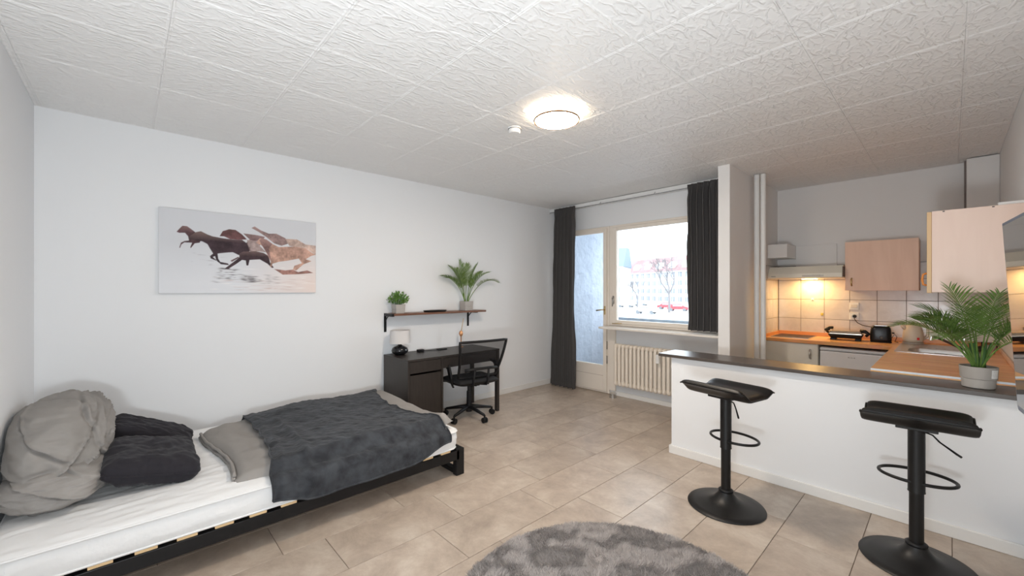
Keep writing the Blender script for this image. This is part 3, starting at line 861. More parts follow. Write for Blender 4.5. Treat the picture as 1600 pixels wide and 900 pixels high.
# crumpled grey bedding heaped in the corner
heap_t = thing('pillow', 'big crumpled light grey pillow heaped in the near corner of the bed', 'pillow', (-3.5, -0.25, MZ1 + 0.004))
def heap(name, c, rad, m, seed, folds=(), zoff=0.0, e=0.9):
    vs_, fs = [], []
    NU, NV = 190, 120
    for j in range(NV + 1):
        ph = PI * j / NV
        for i in range(NU):
            a = 2 * PI * i / NU
            d = Vector((math.sin(ph) * math.cos(a), math.sin(ph) * math.sin(a), math.cos(ph)))
            q = Vector([math.copysign(abs(k_) ** e, k_) for k_ in d])
            r = 1 + 0.09 * noise.fractal(d * 1.3 + Vector((seed, 0, 0)), 1, 2, 3)
            cr = 0
            for (nx, ny, nz, off, w, dep) in folds:
                s_ = d.x * nx + d.y * ny + d.z * nz - off + 0.06 * noise.noise(d * 1.8 + Vector((seed, 3, 1)))
                gate = ss(-0.35, 0.15, noise.noise(d * 1.1 + Vector((off * 9, seed, 2))))
                cr -= gate * dep * math.exp(-(s_ / w) ** 2)
                cr += gate * 0.7 * dep * math.exp(-((s_ - 2.0 * w) / (1.3 * w)) ** 2)
            g = Vector((d.x * 1.6 + d.z * 1.2, d.y * 1.6, (d.z * 3.0 - d.x * 1.1) * 1.7))
            rd = (1 - abs(noise.noise(g + Vector((seed, 5, 0)))) * 2.4)
            r += cr + 0.024 * max(-0.4, rd) + 0.010 * noise.fractal(g * 2.6 + Vector((0, seed, 0)), 1, 2, 3)
            p = Vector((q.x * rad[0] * r, q.y * rad[1] * r, rad[2] * (1 + q.z * r) + zoff))
            if p.z < 0.02 and zoff <= 0: p.z = 0.004 + 0.2 * max(0, p.z)
            wy = WN + 0.014 - c[1]
            if p.y < wy: p.y = wy + (p.y - wy) * 0.02
            if c[0] + p.x < WA + 0.03: p.x = WA + 0.03 - c[0]
            vs_.append(p + Vector((c[0], c[1], 0)) - Vector((-3.5, -0.25, 0)))
    for j in range(NV):
        for i in range(NU):
            a, b = j * NU + i, j * NU + (i + 1) % NU
            fs.append((a, a + NU, b + NU, b))
    me = bpy.data.meshes.new(name); me.from_pydata(vs_, [], fs); me.update()
    return link(name, me, m, heap_t, True)
heap('cover', (-3.55, -0.28), (0.54, 0.215, 0.235), GREYC, 2.0,
     folds=((0.50, -0.45, 0.74, 0.02, 0.022, 0.13), (0.48, -0.42, 0.77, -0.17, 0.016, 0.10), (0.45, -0.5, 0.72, 0.24, 0.016, 0.07), (0.7, -0.1, 0.7, 0.42, 0.02, 0.06), (-0.2, 0.9, 0.3, 0.55, 0.03, 0.05), (0.8, -0.2, 0.6, 0.62, 0.03, 0.06), (0.35, 0.5, 0.79, 0.45, 0.02, 0.05)))
heap('cover_fold', (-3.20, -0.265), (0.30, 0.205, 0.105), GREYC, 5.0,
     folds=((0.2, 0.5, 0.8, 0.2, 0.035, 0.10), (-0.1, 0.7, 0.6, 0.5, 0.03, 0.07), (0.3, 0.3, 0.85, -0.1, 0.025, 0.06)))

# ------------------------------------------------------------------ desk
t = thing('desk', 'black-brown wooden desk with cabinet and drawers against the left wall', 'desk', (-3.95, 2.635, 0.0))
d0 = Vector(t.location)
def dp(name, m, *b, bevel=0.002, parent=None, **k):
    o = bx(name, m, parent or t, *b, bevel=bevel, **k)
    if parent is None: o.location = -d0
    return o
EX0, EX1, EY0, EY1, EZ = -4.215, -3.685, 2.03, 3.245, 0.745
dp('top', DESKM, EX0, EX1, EY0, EY1, EZ - 0.022, EZ)
dp('side_panel', DESKM, EX0, EX1 - 0.001, EY0 + 0.001, EY0 + 0.025, 0.02, EZ - 0.0225)
dp('side_panel', DESKM, EX0, EX1 - 0.001, EY0 + 0.395, EY0 + 0.42, 0.02, EZ - 0.0225)
dp('back_panel', DESKM, EX0 + 0.005, EX0 + 0.02, EY0 + 0.0255, EY0 + 0.3945, 0.05, EZ - 0.0225)
dp('bottom_shelf', DESKM, EX0 + 0.0205, EX1 - 0.03, EY0 + 0.0255, EY0 + 0.3945, 0.05, 0.068)
dr = dp('drawer', DESKM, EX1 - 0.022, EX1 - 0.004, EY0 + 0.028, EY0 + 0.392, 0.603, EZ - 0.026)
dd = dp('door', DESKM, EX1 - 0.022, EX1 - 0.004, EY0 + 0.028, EY0 + 0.392, 0.055, 0.583)
dr2 = dp('drawer', DESKM, EX1 - 0.022, EX1 - 0.004, EY0 + 0.423, EY1 - 0.045, 0.612, EZ - 0.026)
dp('drawer_box', DESKM, EX0 + 0.05, EX1 - 0.0225, EY0 + 0.43, EY1 - 0.06, 0.615, EZ - 0.0225)
dp('leg', DESKM, EX1 - 0.045, EX1 - 0.002, EY1 - 0.04, EY1 - 0.001, 0.001, EZ - 0.0225)
dp('leg', DESKM, EX0, EX0 + 0.04, EY1 - 0.04, EY1 - 0.001, 0.001, EZ - 0.0225)
dp('leg', DESKM, EX0, EX0 + 0.04, EY0 + 0.001, EY0 + 0.04, 0.0005, 0.0195)
dp('leg', DESKM, EX1 - 0.045, EX1 - 0.002, EY0 + 0.001, EY0 + 0.04, 0.0005, 0.0195)
dp('leg', DESKM, EX1 - 0.045, EX1 - 0.002, EY0 + 0.38, EY0 + 0.419, 0.0005, 0.0195)
dp('side_rail', DESKM, EX0 + 0.041, EX1 - 0.046, EY1 - 0.035, EY1 - 0.012, 0.655, EZ - 0.0225)
# table lamp
t = thing('table_lamp', 'small table lamp with black glossy gourd base and white shade, left end of desk', 'table lamp', (-4.075, 2.15, EZ + 0.0005))
bm = bmesh.new(); lathe(bm, [(0, 0), (0.050, 0), (0.056, 0.005), (0.082, 0.025), (0.090, 0.048), (0.078, 0.076), (0.045, 0.094), (0.020, 0.104), (0.016, 0.118), (0.020, 0.128), (0.012, 0.136), (0, 0.136)], n=32)
build('base', bm, mat('glossy_black_ceramic', (0.012, 0.012, 0.014), 0.12), t, smooth=True)
bm = bmesh.new(); tube(bm, [(0, 0, 0.15), (0, 0, 0.20)], 0.010, 10)
build('socket', bm, BLACKP, t, smooth=True)
bm = bmesh.new(); lathe(bm, [(0.108, 0.125), (0.100, 0.265), (0.098, 0.265), (0.106, 0.125), (0.108, 0.125)], n=40)
build('shade', bm, mat('white_shade_fabric', (0.70, 0.67, 0.655), 0.8), t, smooth=True, angle=50)
# charger and adapter
t = thing('power_adapter', 'small black charging block with cable lying on the desk', 'charger', (-4.10, 2.42, EZ + 0.0005))
bm = bmesh.new(); box(bm, -0.025, 0.025, -0.04, 0.035, 0, 0.028); build('block', bm, BLACKP, t, bevel=0.005)
bm = bmesh.new(); tube(bm, [(-0.005, 0.035, 0.012), (-0.02, 0.08, 0.004), (0.02, 0.14, 0.004), (0.03, 0.2, 0.004), (0.0, 0.235, 0.006)], 0.003, 6); build('cable', bm, BLACKP, t, smooth=True)
t = thing('remote_control', 'flat black remote lying on the desk behind the cable', 'remote control', (-4.08, 2.69, EZ + 0.0005))
bm = bmesh.new(); box(bm, -0.025, 0.025, -0.06, 0.06, 0, 0.012); build('housing', bm, BLACKP, t, bevel=0.004)
bm = bmesh.new()
for a in range(2):
    for b in range(5): box(bm, -0.014 + a * 0.018, -0.004 + a * 0.018, -0.045 + b * 0.018, -0.035 + b * 0.018, 0.0121, 0.014)
build('button', bm, mat('grey_rubber', (0.09, 0.09, 0.09), 0.6), t)
t = thing('pen_holder', 'slender copper holder with a tall wooden stick, on the desk behind the chair', 'pen holder', (-4.10, 2.98, EZ + 0.0005))
bm = bmesh.new(); lathe(bm, [(0, 0), (0.030, 0), (0.030, 0.006), (0.007, 0.012), (0.007, 0.13), (0.020, 0.145), (0.026, 0.165), (0.020, 0.185), (0.012, 0.20), (0.010, 0.19), (0.010, 0.15), (0, 0.15)], n=20)
build('cup', bm, mat('copper', (0.72, 0.36, 0.17), 0.35, 0.6), t, smooth=True, angle=50)
bm = bmesh.new(); tube(bm, [(0.0, 0, 0.17), (0.005, 0.012, 0.25), (0.01, 0.03, 0.35)], 0.005, 8); build('stick', bm, mat('light_wood', (0.62, 0.47, 0.31), 0.6), t, smooth=True)

# ------------------------------------------------------------------ wall shelf
t = thing('wall_shelf', 'dark walnut wall shelf on two black brackets above the desk', 'shelf', (-4.14, 2.66, 1.17))
d0 = Vector(t.location)
o = bx('board', SHELFW, t, -4.239, -4.045, 2.07, 3.335, 1.168, 1.190, bevel=0.002); o.location = -d0
for yy in (2.045, 3.175):
    bm = bmesh.new()
    box(bm, -4.2395, -4.232, yy, yy + 0.028, 0.985, 1.167)
    box(bm, -4.2315, -4.05, yy, yy + 0.028, 1.160, 1.1675)
    tube(bm, [(-4.232, yy + 0.014, 1.10), (-4.20, yy + 0.014, 1.135), (-4.165, yy + 0.014, 1.16)], 0.006, 6)
    if yy < 2.5:
        box(bm, -4.2395, -4.232, yy, yy + 0.028, 1.167, 1.192); box(bm, -4.2315, -4.05, yy - 0.002, yy + 0.0245, 1.168, 1.190)
    o = build('bracket', bm, BLACKM, t, bevel=0.0015); o.location = -d0

def frond(parent, base, az, lift, length, droop, nl=22, lw=0.010, ll=0.16, m=LEAF, start=0.32, seed=0, stemr=0.005, name='frond', spread=55, curl=0.0, xmin=-9, xmax=9):
    rnd = random.Random(seed)
    pts = []; p = Vector(base); el = lift; N = 26; st = length / N
    d_az = az
    dirs = []
    for k in range(N + 1):
        d = Vector((math.cos(d_az) * math.cos(el), math.sin(d_az) * math.cos(el), math.sin(el)))
        pts.append(p.copy()); dirs.append(d)
        p = p + d * st
        el -= droop / N * (0.3 + 1.6 * k / N); d_az += curl / N
    bm = bmesh.new()
    tube(bm, pts, [stemr * (1 - 0.75 * k / N) for k in range(N + 1)], 6)
    for q in range(nl):
        f = start + (1 - start) * (q + 0.5) / nl
        k = min(N - 1, int(f * N)); fr = f * N - k
        c = pts[k].lerp(pts[k + 1], fr); d = dirs[k]
        side = d.cross(Vector((0, 0, 1))).normalized()
        upv = side.cross(d).normalized()
        env = math.sin(PI * min(1, 0.18 + 0.80 * (f - start) / (1 - start))) ** 0.7
        if f > 0.93: env = max(env, 0.4)
        for s in (-1, 1):
            L = ll * env * rnd.uniform(0.88, 1.1)
            ang = R(spread * (1 - 0.45 * (f - start) / (1 - start)) + rnd.uniform(-5, 5))
            ld = (d * math.cos(ang) + side * s * math.sin(ang) + upv * 0.30).normalized()
            wv = (upv * 0.75 + d * 0.3).cross(ld).normalized() * lw * 0.5
            prev = None
            for z_, w_ in ((0, 0.35), (0.25, 1.0), (0.6, 0.85), (0.85, 0.45), (1.0, 0.03)):
                cc = c + ld * L * z_ + Vector((0, 0, -1)) * (L * 0.20 * z_ ** 2.2)
                a = bm.verts.new(cc - wv * w_ ); b = bm.verts.new(cc + Vector((0, 0, -0.12 * lw * w_))); e = bm.verts.new(cc + wv * w_)
                if prev:
                    bm.faces.new((prev[0], prev[1], b, a)); bm.faces.new((prev[1], prev[2], e, b))
                prev = (a, b, e)
    for v in bm.verts:
        if v.co.x > xmax: v.co.z += (v.co.x - xmax) * 0.5; v.co.x = xmax - (v.co.x - xmax) * 0.02
        if v.co.x < xmin: v.co.z += (xmin - v.co.x) * 0.5; v.co.x = xmin + (xmin - v.co.x) * 0.02
    me = bpy.data.meshes.new(name); bm.to_mesh(me); bm.free()
    return link(name, me, m, parent, False)

# bushy plant on shelf, left
sz = 1.1905
t = thing('potted_plant', 'small bushy green plant in square grey pot, left end of the wall shelf', 'plant', (-4.14, 2.165, sz))
def sq_pot(t, w0, w1, h, m, groove=0.45):
    bm = bmesh.new()
    prof = [(w0, 0), (w0 + (w1 - w0) * groove, h * groove - 0.003), (w0 + (w1 - w0) * groove - 0.003, h * groove), (w0 + (w1 - w0) * groove + 0.001, h * groove + 0.003), (w1, h), (w1 - 0.006, h), (w1 - 0.008, h - 0.02)]
    rings = []
    for w, z in prof: rings.append([bm.verts.new((x * w, y * w, z)) for x, y in ((-1, -1), (1, -1), (1, 1), (-1, 1))])
    bm.faces.new(rings[0])
    for a, b in zip(rings, rings[1:]):
        for k in range(4): bm.faces.new((a[k], a[(k + 1) % 4], b[(k + 1) % 4], b[k]))
    build('pot', bm, m, t, bevel=0.003)
    bm = bmesh.new(); w = w1 - 0.009
    box(bm, -w, w, -w, w, h - 0.03, h - 0.018); build('soil', bm, SOIL, t)
sq_pot(t, 0.050, 0.056, 0.098, POT)
rnd = random.Random(5)
bm = bmesh.new()
for q in range(420):
    a = rnd.uniform(0, 2 * PI); el = R(rnd.uniform(10, 88)); rr_ = rnd.uniform(0.05, 0.125) * (0.8 + 0.25 * math.sin(el))
    c = Vector((math.cos(a) * math.cos(el) * rr_ * 1.05, math.sin(a) * math.cos(el) * rr_ * 1.15, 0.095 + math.sin(el) * rr_ * 1.0))
    if c.x < -0.088: c.x = -0.088
    d = (c - Vector((0, 0, 0.06))).normalized(); L = rnd.uniform(0.020, 0.034)
    d = (d + Vector((rnd.uniform(-.5, .5), rnd.uniform(-.5, .5), rnd.uniform(-.3, .6)))).normalized()
    if c.x + d.x * L < -0.096: d.x = 0
    w = d.cross(Vector((rnd.uniform(-1, 1), rnd.uniform(-1, 1), rnd.uniform(-1, 1)))).normalized() * L * 0.28
    v = [bm.verts.new(c), bm.verts.new(c + d * L * 0.45 + w), bm.verts.new(c + d * L), bm.verts.new(c + d * L * 0.45 - w)]
    bm.faces.new(v)
me = bpy.data.meshes.new('foliage'); bm.to_mesh(me); bm.free()
o = link('foliage', me, mat('bush_leaf', (0.16, 0.30, 0.05), 0.5, vary=(50, 0.4, (0.05, 0.14, 0.02))), t); o['kind'] = 'stuff'
bm = bmesh.new()
for q in range(26):
    a = rnd.uniform(0, 2 * PI); b = rnd.uniform(0.02, 0.075)
    tube(bm, [(math.cos(a) * 0.02, math.sin(a) * 0.02, 0.07), (math.cos(a) * b * .6, math.sin(a) * b * .6, 0.12), (math.cos(a) * b, math.sin(a) * b, 0.12 + rnd.uniform(0.03, 0.08))], 0.0018, 5)
build('stems', bm, STEM, t)
# palm on shelf, right
t = thing('potted_palm', 'small palm with arching fronds in grey pot, right end of the wall shelf', 'plant', (-4.14, 3.09, sz))
sq_pot(t, 0.056, 0.062, 0.115, POT)
for k, (az, lift, L, dr_, cl) in enumerate(((R(262), R(72), 0.50, R(70), 0), (R(250), R(80), 0.52, R(40), 0), (R(275), R(86), 0.54, R(15), 0), (R(60), R(84), 0.52, R(25), 0), (R(80), R(74), 0.54, R(62), 0),
                                       (R(88), R(60), 0.62, R(85), 0), (R(300), R(76), 0.50, R(42), 0), (R(20), R(78), 0.46, R(48), 0), (R(330), R(80), 0.52, R(30), 0), (R(268), R(78), 0.46, R(80), 0), (R(85), R(80), 0.46, R(45), 0))):
    frond(t, (0.012 * math.cos(az * 3), 0.02 * math.sin(az), 0.09), az, lift, L, dr_, 32, 0.0062, 0.125, LEAF2, 0.42, k, 0.005, xmin=-0.095)
# tray on the shelf
t = thing('tray', 'flat black oval dish lying in the middle of the wall shelf', 'tray', (-4.13, 2.63, sz))
bm = bmesh.new(); lathe(bm, [(0, 0), (0.9, 0), (1.0, 0.014), (0.985, 0.018), (0.9, 0.008), (0, 0.007)], n=40)
for v in bm.verts: v.co.x *= 0.075; v.co.y *= 0.155
build('dish', bm, BLACKP, t, smooth=True, angle=50)

# ------------------------------------------------------------------ canvas print
CY0, CY1, CZ0, CZ1 = 0.174, 1.331, 1.421, 2.098
HORSES = [((150, 125, 122), [(0.536, 0.846), (0.557, 0.871), (0.6, 0.824), (0.653, 0.79), (0.705, 0.799), (0.769, 0.747), (0.798, 0.68), (0.742, 0.639), (0.688, 0.667), (0.634, 0.745), (0.583, 0.804)]), ((196, 170, 158), [(0.769, 0.738), (0.855, 0.742), (0.922, 0.679), (1.001, 0.671), (1.001, 0.542), (0.922, 0.625), (0.798, 0.646)]), ((128, 104, 104), [(0.482, 0.767), (0.566, 0.76), (0.626, 0.744), (0.6, 0.655), (0.566, 0.532), (0.515, 0.544), (0.499, 0.641), (0.524, 0.695)]), ((98, 66, 66), [(0.336, 0.708), (0.355, 0.775), (0.394, 0.806), (0.434, 0.804), (0.475, 0.753), (0.507, 0.692), (0.45, 0.68), (0.402, 0.68), (0.363, 0.711)]), ((92, 66, 70), [(0.092, 0.723), (0.107, 0.763), (0.124, 0.801), (0.149, 0.801), (0.174, 0.767), (0.195, 0.736), (0.199, 0.71), (0.177, 0.676), (0.227, 0.644), (0.22, 0.612), (0.192, 0.6), (0.17, 0.539), (0.167, 0.551), (0.177, 0.606), (0.135, 0.604), (0.119, 0.579), (0.111, 0.533), (0.107, 0.541), (0.116, 0.599), (0.135, 0.621), (0.16, 0.63), (0.155, 0.68), (0.138, 0.719), (0.107, 0.714)]), ((62, 46, 52), [(0.157, 0.661), (0.167, 0.689), (0.199, 0.738), (0.227, 0.753), (0.264, 0.72), (0.294, 0.701), (0.355, 0.686), (0.417, 0.679), (0.475, 0.684), (0.507, 0.641), (0.524, 0.544), (0.482, 0.474), (0.45, 0.487), (0.417, 0.517), (0.355, 0.502), (0.324, 0.49), (0.328, 0.427), (0.34, 0.388), (0.386, 0.373), (0.394, 0.351), (0.344, 0.359), (0.317, 0.401), (0.309, 0.458), (0.296, 0.446), (0.324, 0.394), (0.283, 0.427), (0.279, 0.455), (0.298, 0.487), (0.279, 0.548), (0.264, 0.601), (0.235, 0.63), (0.192, 0.639), (0.163, 0.646)]), ((170, 150, 146), [(0.507, 0.689), (0.566, 0.683), (0.6, 0.705), (0.583, 0.636), (0.634, 0.539), (0.6, 0.544), (0.532, 0.545), (0.512, 0.627)]), ((68, 50, 55), [(0.482, 0.532), (0.566, 0.545), (0.617, 0.529), (0.653, 0.49), (0.661, 0.404), (0.688, 0.338), (0.674, 0.333), (0.643, 0.387), (0.591, 0.441), (0.524, 0.428), (0.515, 0.353), (0.503, 0.356), (0.499, 0.418), (0.475, 0.424), (0.434, 0.363), (0.386, 0.299), (0.366, 0.305), (0.417, 0.387), (0.458, 0.455), (0.458, 0.504)]), ((110, 88, 88), [(0.402, 0.409), (0.45, 0.462), (0.458, 0.452), (0.411, 0.394)]), ((186, 148, 132), [(0.566, 0.658), (0.591, 0.721), (0.634, 0.71), (0.678, 0.656), (0.723, 0.619), (0.835, 0.641), (0.922, 0.625), (0.962, 0.575), (1.001, 0.542), (0.962, 0.52), (0.922, 0.471), (0.967, 0.447), (0.903, 0.397), (0.85, 0.308), (0.825, 0.32), (0.835, 0.373), (0.893, 0.413), (0.869, 0.476), (0.788, 0.441), (0.723, 0.419), (0.678, 0.39), (0.67, 0.336), (0.661, 0.354), (0.666, 0.422), (0.634, 0.539), (0.608, 0.622)]), ((140, 108, 104), [(0.587, 0.695), (0.608, 0.723), (0.639, 0.708), (0.678, 0.656), (0.653, 0.593), (0.67, 0.422), (0.639, 0.532), (0.608, 0.622)]), ((160, 118, 108), [(0.688, 0.32), (0.769, 0.305), (0.825, 0.319), (0.864, 0.286), (0.933, 0.314), (0.982, 0.28), (0.864, 0.256), (0.751, 0.246)])]
t = thing('canvas_print', 'wide canvas print of horses galloping through shallow water on left wall', 'picture', (WA + 0.0005, (CY0 + CY1) / 2, (CZ0 + CZ1) / 2))
d0 = Vector(t.location)
o = bx('stretcher', mat('canvas_white', (0.72, 0.71, 0.71), 0.85), t, WA + 0.001, WA + 0.029, CY0, CY1, CZ0, CZ1, bevel=0.002); o.location = -d0
NW, NH = 460, 268
gu, gv = np.meshgrid(np.linspace(0, 1, NW), np.linspace(0, 1, NH))
img = np.zeros((NH, NW, 3))
def srgb(c): c = np.asarray(c, float) / 255; return np.where(c < 0.04045, c / 12.92, ((c + 0.055) / 1.055) ** 2.4)
top = srgb((212, 213, 217)); botl = srgb((226, 227, 231)); botr = srgb((236, 220, 213)); mid = srgb((232, 230, 231))
w_ = np.clip((0.62 - gv) / 0.5, 0, 1)[..., None]; ww = np.clip((gu - 0.45) / 0.5, 0, 1)[..., None] * np.clip((0.75 - gv) / 0.6, 0, 1)[..., None]
img[:] = top * (1 - w_) + botl * w_
img = img * (1 - ww) + botr * ww
rg = np.random.RandomState(3)
def stroke(cu, cv, lu, lv, col, al):
    m_ = np.exp(-(((gu - cu) / lu) ** 2 + ((gv - cv + 0.15 * (gu - cu) * lv) / lv) ** 2) * 1.6)[..., None] * al
    return img * (1 - m_) + col * m_
def dens(n, u0, u1, v0, v1, lu, lv, col, al):
    global img
    for _ in range(n):
        img = stroke(rg.uniform(u0, u1), rg.uniform(v0, v1), lu * rg.uniform(.4, 1.4), lv * rg.uniform(.6, 1.5), np.array(col), al * rg.uniform(.4, 1))
dk = srgb((84, 76, 80)); lt = srgb((250, 246, 243)); wm = srgb((196, 160, 146))
dens(26, 0.33, 0.44, 0.17, 0.36, 0.020, 0.006, dk, 0.85)
dens(60, 0.30, 0.72, 0.12, 0.24, 0.030, 0.005, dk, 0.55)
dens(26, 0.48, 0.58, 0.14, 0.22, 0.022, 0.006, dk, 0.85)
dens(40, 0.35, 0.95, 0.03, 0.20, 0.035, 0.004, wm, 0.5)
dens(50, 0.30, 0.98, 0.03, 0.36, 0.035, 0.004, lt, 0.7)
dens(14, 0.16, 0.36, 0.34, 0.50, 0.018, 0.004, srgb((165, 160, 165)), 0.6)
def inpoly(px, py, poly):
    ins = np.zeros(px.shape, bool); n = len(poly)
    for a in range(n):
        x1, y1 = poly[a]; x2, y2 = poly[a - 1]
        c_ = ((y1 > py) != (y2 > py)) & (px < (x2 - x1) * (py - y1) / (y2 - y1 + 1e-12) + x1)
        ins ^= c_
    return ins
tex = np.zeros((NH, NW))
for f_ in (18, 40, 90, 150):
    gx = rg.rand(int(f_ * 0.6) + 2, f_ + 2)
    yi = gv * (gx.shape[0] - 2); xi = gu * (gx.shape[1] - 2); y0_ = yi.astype(int); x0_ = xi.astype(int); fy = yi - y0_; fx = xi - x0_
    tex += (gx[y0_, x0_] * (1 - fx) * (1 - fy) + gx[y0_, x0_ + 1] * fx * (1 - fy) + gx[y0_ + 1, x0_] * (1 - fx) * fy + gx[y0_ + 1, x0_ + 1] * fx * fy - 0.5) / (f_ / 18) ** 0.5
for colr, poly in HORSES:
    acc = np.zeros((NH, NW))
    for ox, oy in ((0, 0), (.0016, 0), (-.0016, 0), (0, .0028), (0, -.0028), (.001, .0018), (-.001, -.0018)):
        acc += inpoly(gu + ox, gv + oy, poly)
    acc = (acc / 7)[..., None]
    cc = srgb(colr) * (1 + 0.75 * tex[..., None])
    vmax = max(p[1] for p in poly); vmin = min(p[1] for p in poly)
    rim = np.clip((gv - (vmin + (vmax - vmin) * 0.72)) / 0.10, 0, 1)[..., None] * 0.22
    cc = cc * (1 - rim) + srgb((226, 190, 176)) * rim
    img = img * (1 - acc) + np.clip(cc, 0, 1) * acc
# warm light patch at right edge
me = bpy.data.meshes.new('print')
vs_ = [(WA + 0.0296 - d0.x, CY0 + 0.001 + u * (CY1 - CY0 - 0.002) - d0.y, CZ0 + 0.001 + v * (CZ1 - CZ0 - 0.002) - d0.z) for u, v in zip(gu.ravel(), gv.ravel())]
fs = [(j * NW + i, j * NW + i + 1, (j + 1) * NW + i + 1, (j + 1) * NW + i) for j in range(NH - 1) for i in range(NW - 1)]
me.from_pydata(vs_, [], fs); me.update()
ca = me.color_attributes.new('Col', 'FLOAT_COLOR', 'POINT')
cd = np.ones((NW * NH, 4), np.float32); cd[:, :3] = np.clip(img.reshape(-1, 3), 0, 1)
ca.data.foreach_set('color', cd.ravel())
link('print', me, attr_mat('printed_canvas'), t)

# ------------------------------------------------------------------ office chair
def office_chair():
    t = thing('office_chair', 'black mesh-back swivel chair pushed under the desk', 'office chair', (-3.74, 2.83, 0.0), R(-8))
    # local +x points away from the desk (backrest side)
    hub = (0, 0)
    for k in range(5):
        a = R(8 + 72 * k)
        c, s = math.cos(a), math.sin(a)
        bm = bmesh.new(); tube(bm, [(0.02 * c, 0.02 * s, 0.125), (0.15 * c, 0.15 * s, 0.105), (0.27 * c, 0.27 * s, 0.085)], [0.024, 0.019, 0.014], 8)
        leg = build('star_leg', bm, BLACKP, t, smooth=True)
        bm = bmesh.new()
        cx_, cy_ = 0.28 * c, 0.28 * s
        px_, py_ = -s, c
        tube(bm, [(cx_ - px_ * 0.024, cy_ - py_ * 0.024, 0.031), (cx_ - px_ * 0.006, cy_ - py_ * 0.006, 0.031)], 0.030, 16)
        tube(bm, [(cx_ + px_ * 0.006, cy_ + py_ * 0.006, 0.031), (cx_ + px_ * 0.024, cy_ + py_ * 0.024, 0.031)], 0.030, 16)
        tube(bm, [(cx_, cy_, 0.03), (cx_, cy_, 0.088)], 0.010, 8)
        build('castor', bm, BLACKP, leg, smooth=True, angle=40)
    bm = bmesh.new(); tube(bm, [(0, 0, 0.07), (0, 0, 0.15), (0, 0, 0.151), (0, 0, 0.30)], [0.036, 0.036, 0.028, 0.026], 20); tube(bm, [(0, 0, 0.30), (0, 0, 0.40)], 0.018, 16)
    build('gas_column', bm, BLACKP, t, smooth=True, angle=40)
    bm = bmesh.new(); box(bm, -0.12, 0.13, -0.07, 0.07, 0.375, 0.41)
    build('tilt_mechanism', bm, BLACKP, t, bevel=0.008)
    bm = bmesh.new(); tube(bm, [(0.02, 0.06, 0.385), (0.02, 0.19, 0.375), (0.02, 0.24, 0.36)], 0.007, 8); tube(bm, [(0.02, 0.20, 0.372), (0.02, 0.25, 0.357)], 0.014, 8)
    build('lever', bm, BLACKP, t, smooth=True)
    # seat: thick cushion with waterfall front and rounded pan
    def seat(u, v, top=True):
        x, y = 2 * u - 1, 2 * v - 1
        X = x * 0.25; Y = y * 0.265 * (1 - 0.08 * ss(0.2, 1, x))
        e = (max(0, 1 - abs(x) ** 5) * max(0, 1 - abs(y) ** 5)) ** 0.4
        if top: z = 0.445 + 0.045 * e - 0.016 * (1 - y * y) * (1 - x * x) - 0.03 * ss(0.4, 1, -x)
        else: z = 0.445 - 0.045 * e - 0.03 * ss(0.4, 1, -x)
        return (X + 0.0, Y, z)
    grid_mesh('seat', 30, 30, lambda u, v: seat(u, v, True), mat('black_seat_fabric', (0.010, 0.010, 0.011), 0.85, bump=(300, 0.3, 0.001)), t)
    grid_mesh('seat_pan', 24, 24, lambda u, v: seat(u, v, False), BLACKP, t)
    # backrest frame: tapered, leaning back
    def bk(y, z):   # y in [-1,1], z in [0,1]
        hw = 0.235 + 0.055 * z
        hw *= 1.0
        X = 0.215 + 0.145 * z + 0.02 * math.sin(PI * z) - 0.045 * (1 - y * y) * 0.0 + 0.03 * y * y * (-1)
        return Vector((X, y * hw, 0.50 + 0.40 * z))
    bm = bmesh.new()
    loop = [bk(-1, k / 14) for k in range(15)] + [bk(-1 + 2 * k / 14, 1) for k in range(1, 15)] + [bk(1, 1 - k / 14) for k in range(1, 15)] + [bk(1 - 2 * k / 14, 0) for k in range(1, 14)]
    tube(bm, loop + [loop[0]], 0.015, 8, caps=False)
    build('back_frame', bm, BLACKP, t, smooth=True)
    global MESHM
    m = bpy.data.materials.new('mesh_fabric'); m.use_nodes = True
    nt = m.node_tree; nt.nodes.clear(); o_ = nt.nodes.new('ShaderNodeOutputMaterial'); tr = nt.nodes.new('ShaderNodeBsdfTransparent'); df = nt.nodes.new('ShaderNodeBsdfDiffuse')
    df.inputs[0].default_value = (0.02, 0.02, 0.022, 1); mx = nt.nodes.new('ShaderNodeMixShader'); mx.inputs[0].default_value = 0.62
    nt.links.new(tr.outputs[0], mx.inputs[1]); nt.links.new(df.outputs[0], mx.inputs[2]); nt.links.new(mx.outputs[0], o_.inputs[0])
    grid_mesh('back_mesh', 24, 24, lambda u, v: bk(-1 + 2 * u, v) + Vector((0.0, 0, 0)), m, t)
    # lumbar support and spine
    bm = bmesh.new()
    tube(bm, [(0.10, 0, 0.40), (0.16, 0, 0.40)], 0.02, 10)
    for s in (-1, 1):
        tube(bm, [(0.10, s * 0.02, 0.40), (0.24, s * 0.085, 0.41), (0.262, s * 0.09, 0.46), (0.290, s * 0.085, 0.60)], 0.013, 8)
    tube(bm, [(0.270, -0.2, 0.59), (0.292, -0.1, 0.60), (0.297, 0, 0.60), (0.292, 0.1, 0.60), (0.270, 0.2, 0.59)], 0.016, 8)
    build('back_spine', bm, BLACKP, t, smooth=True)
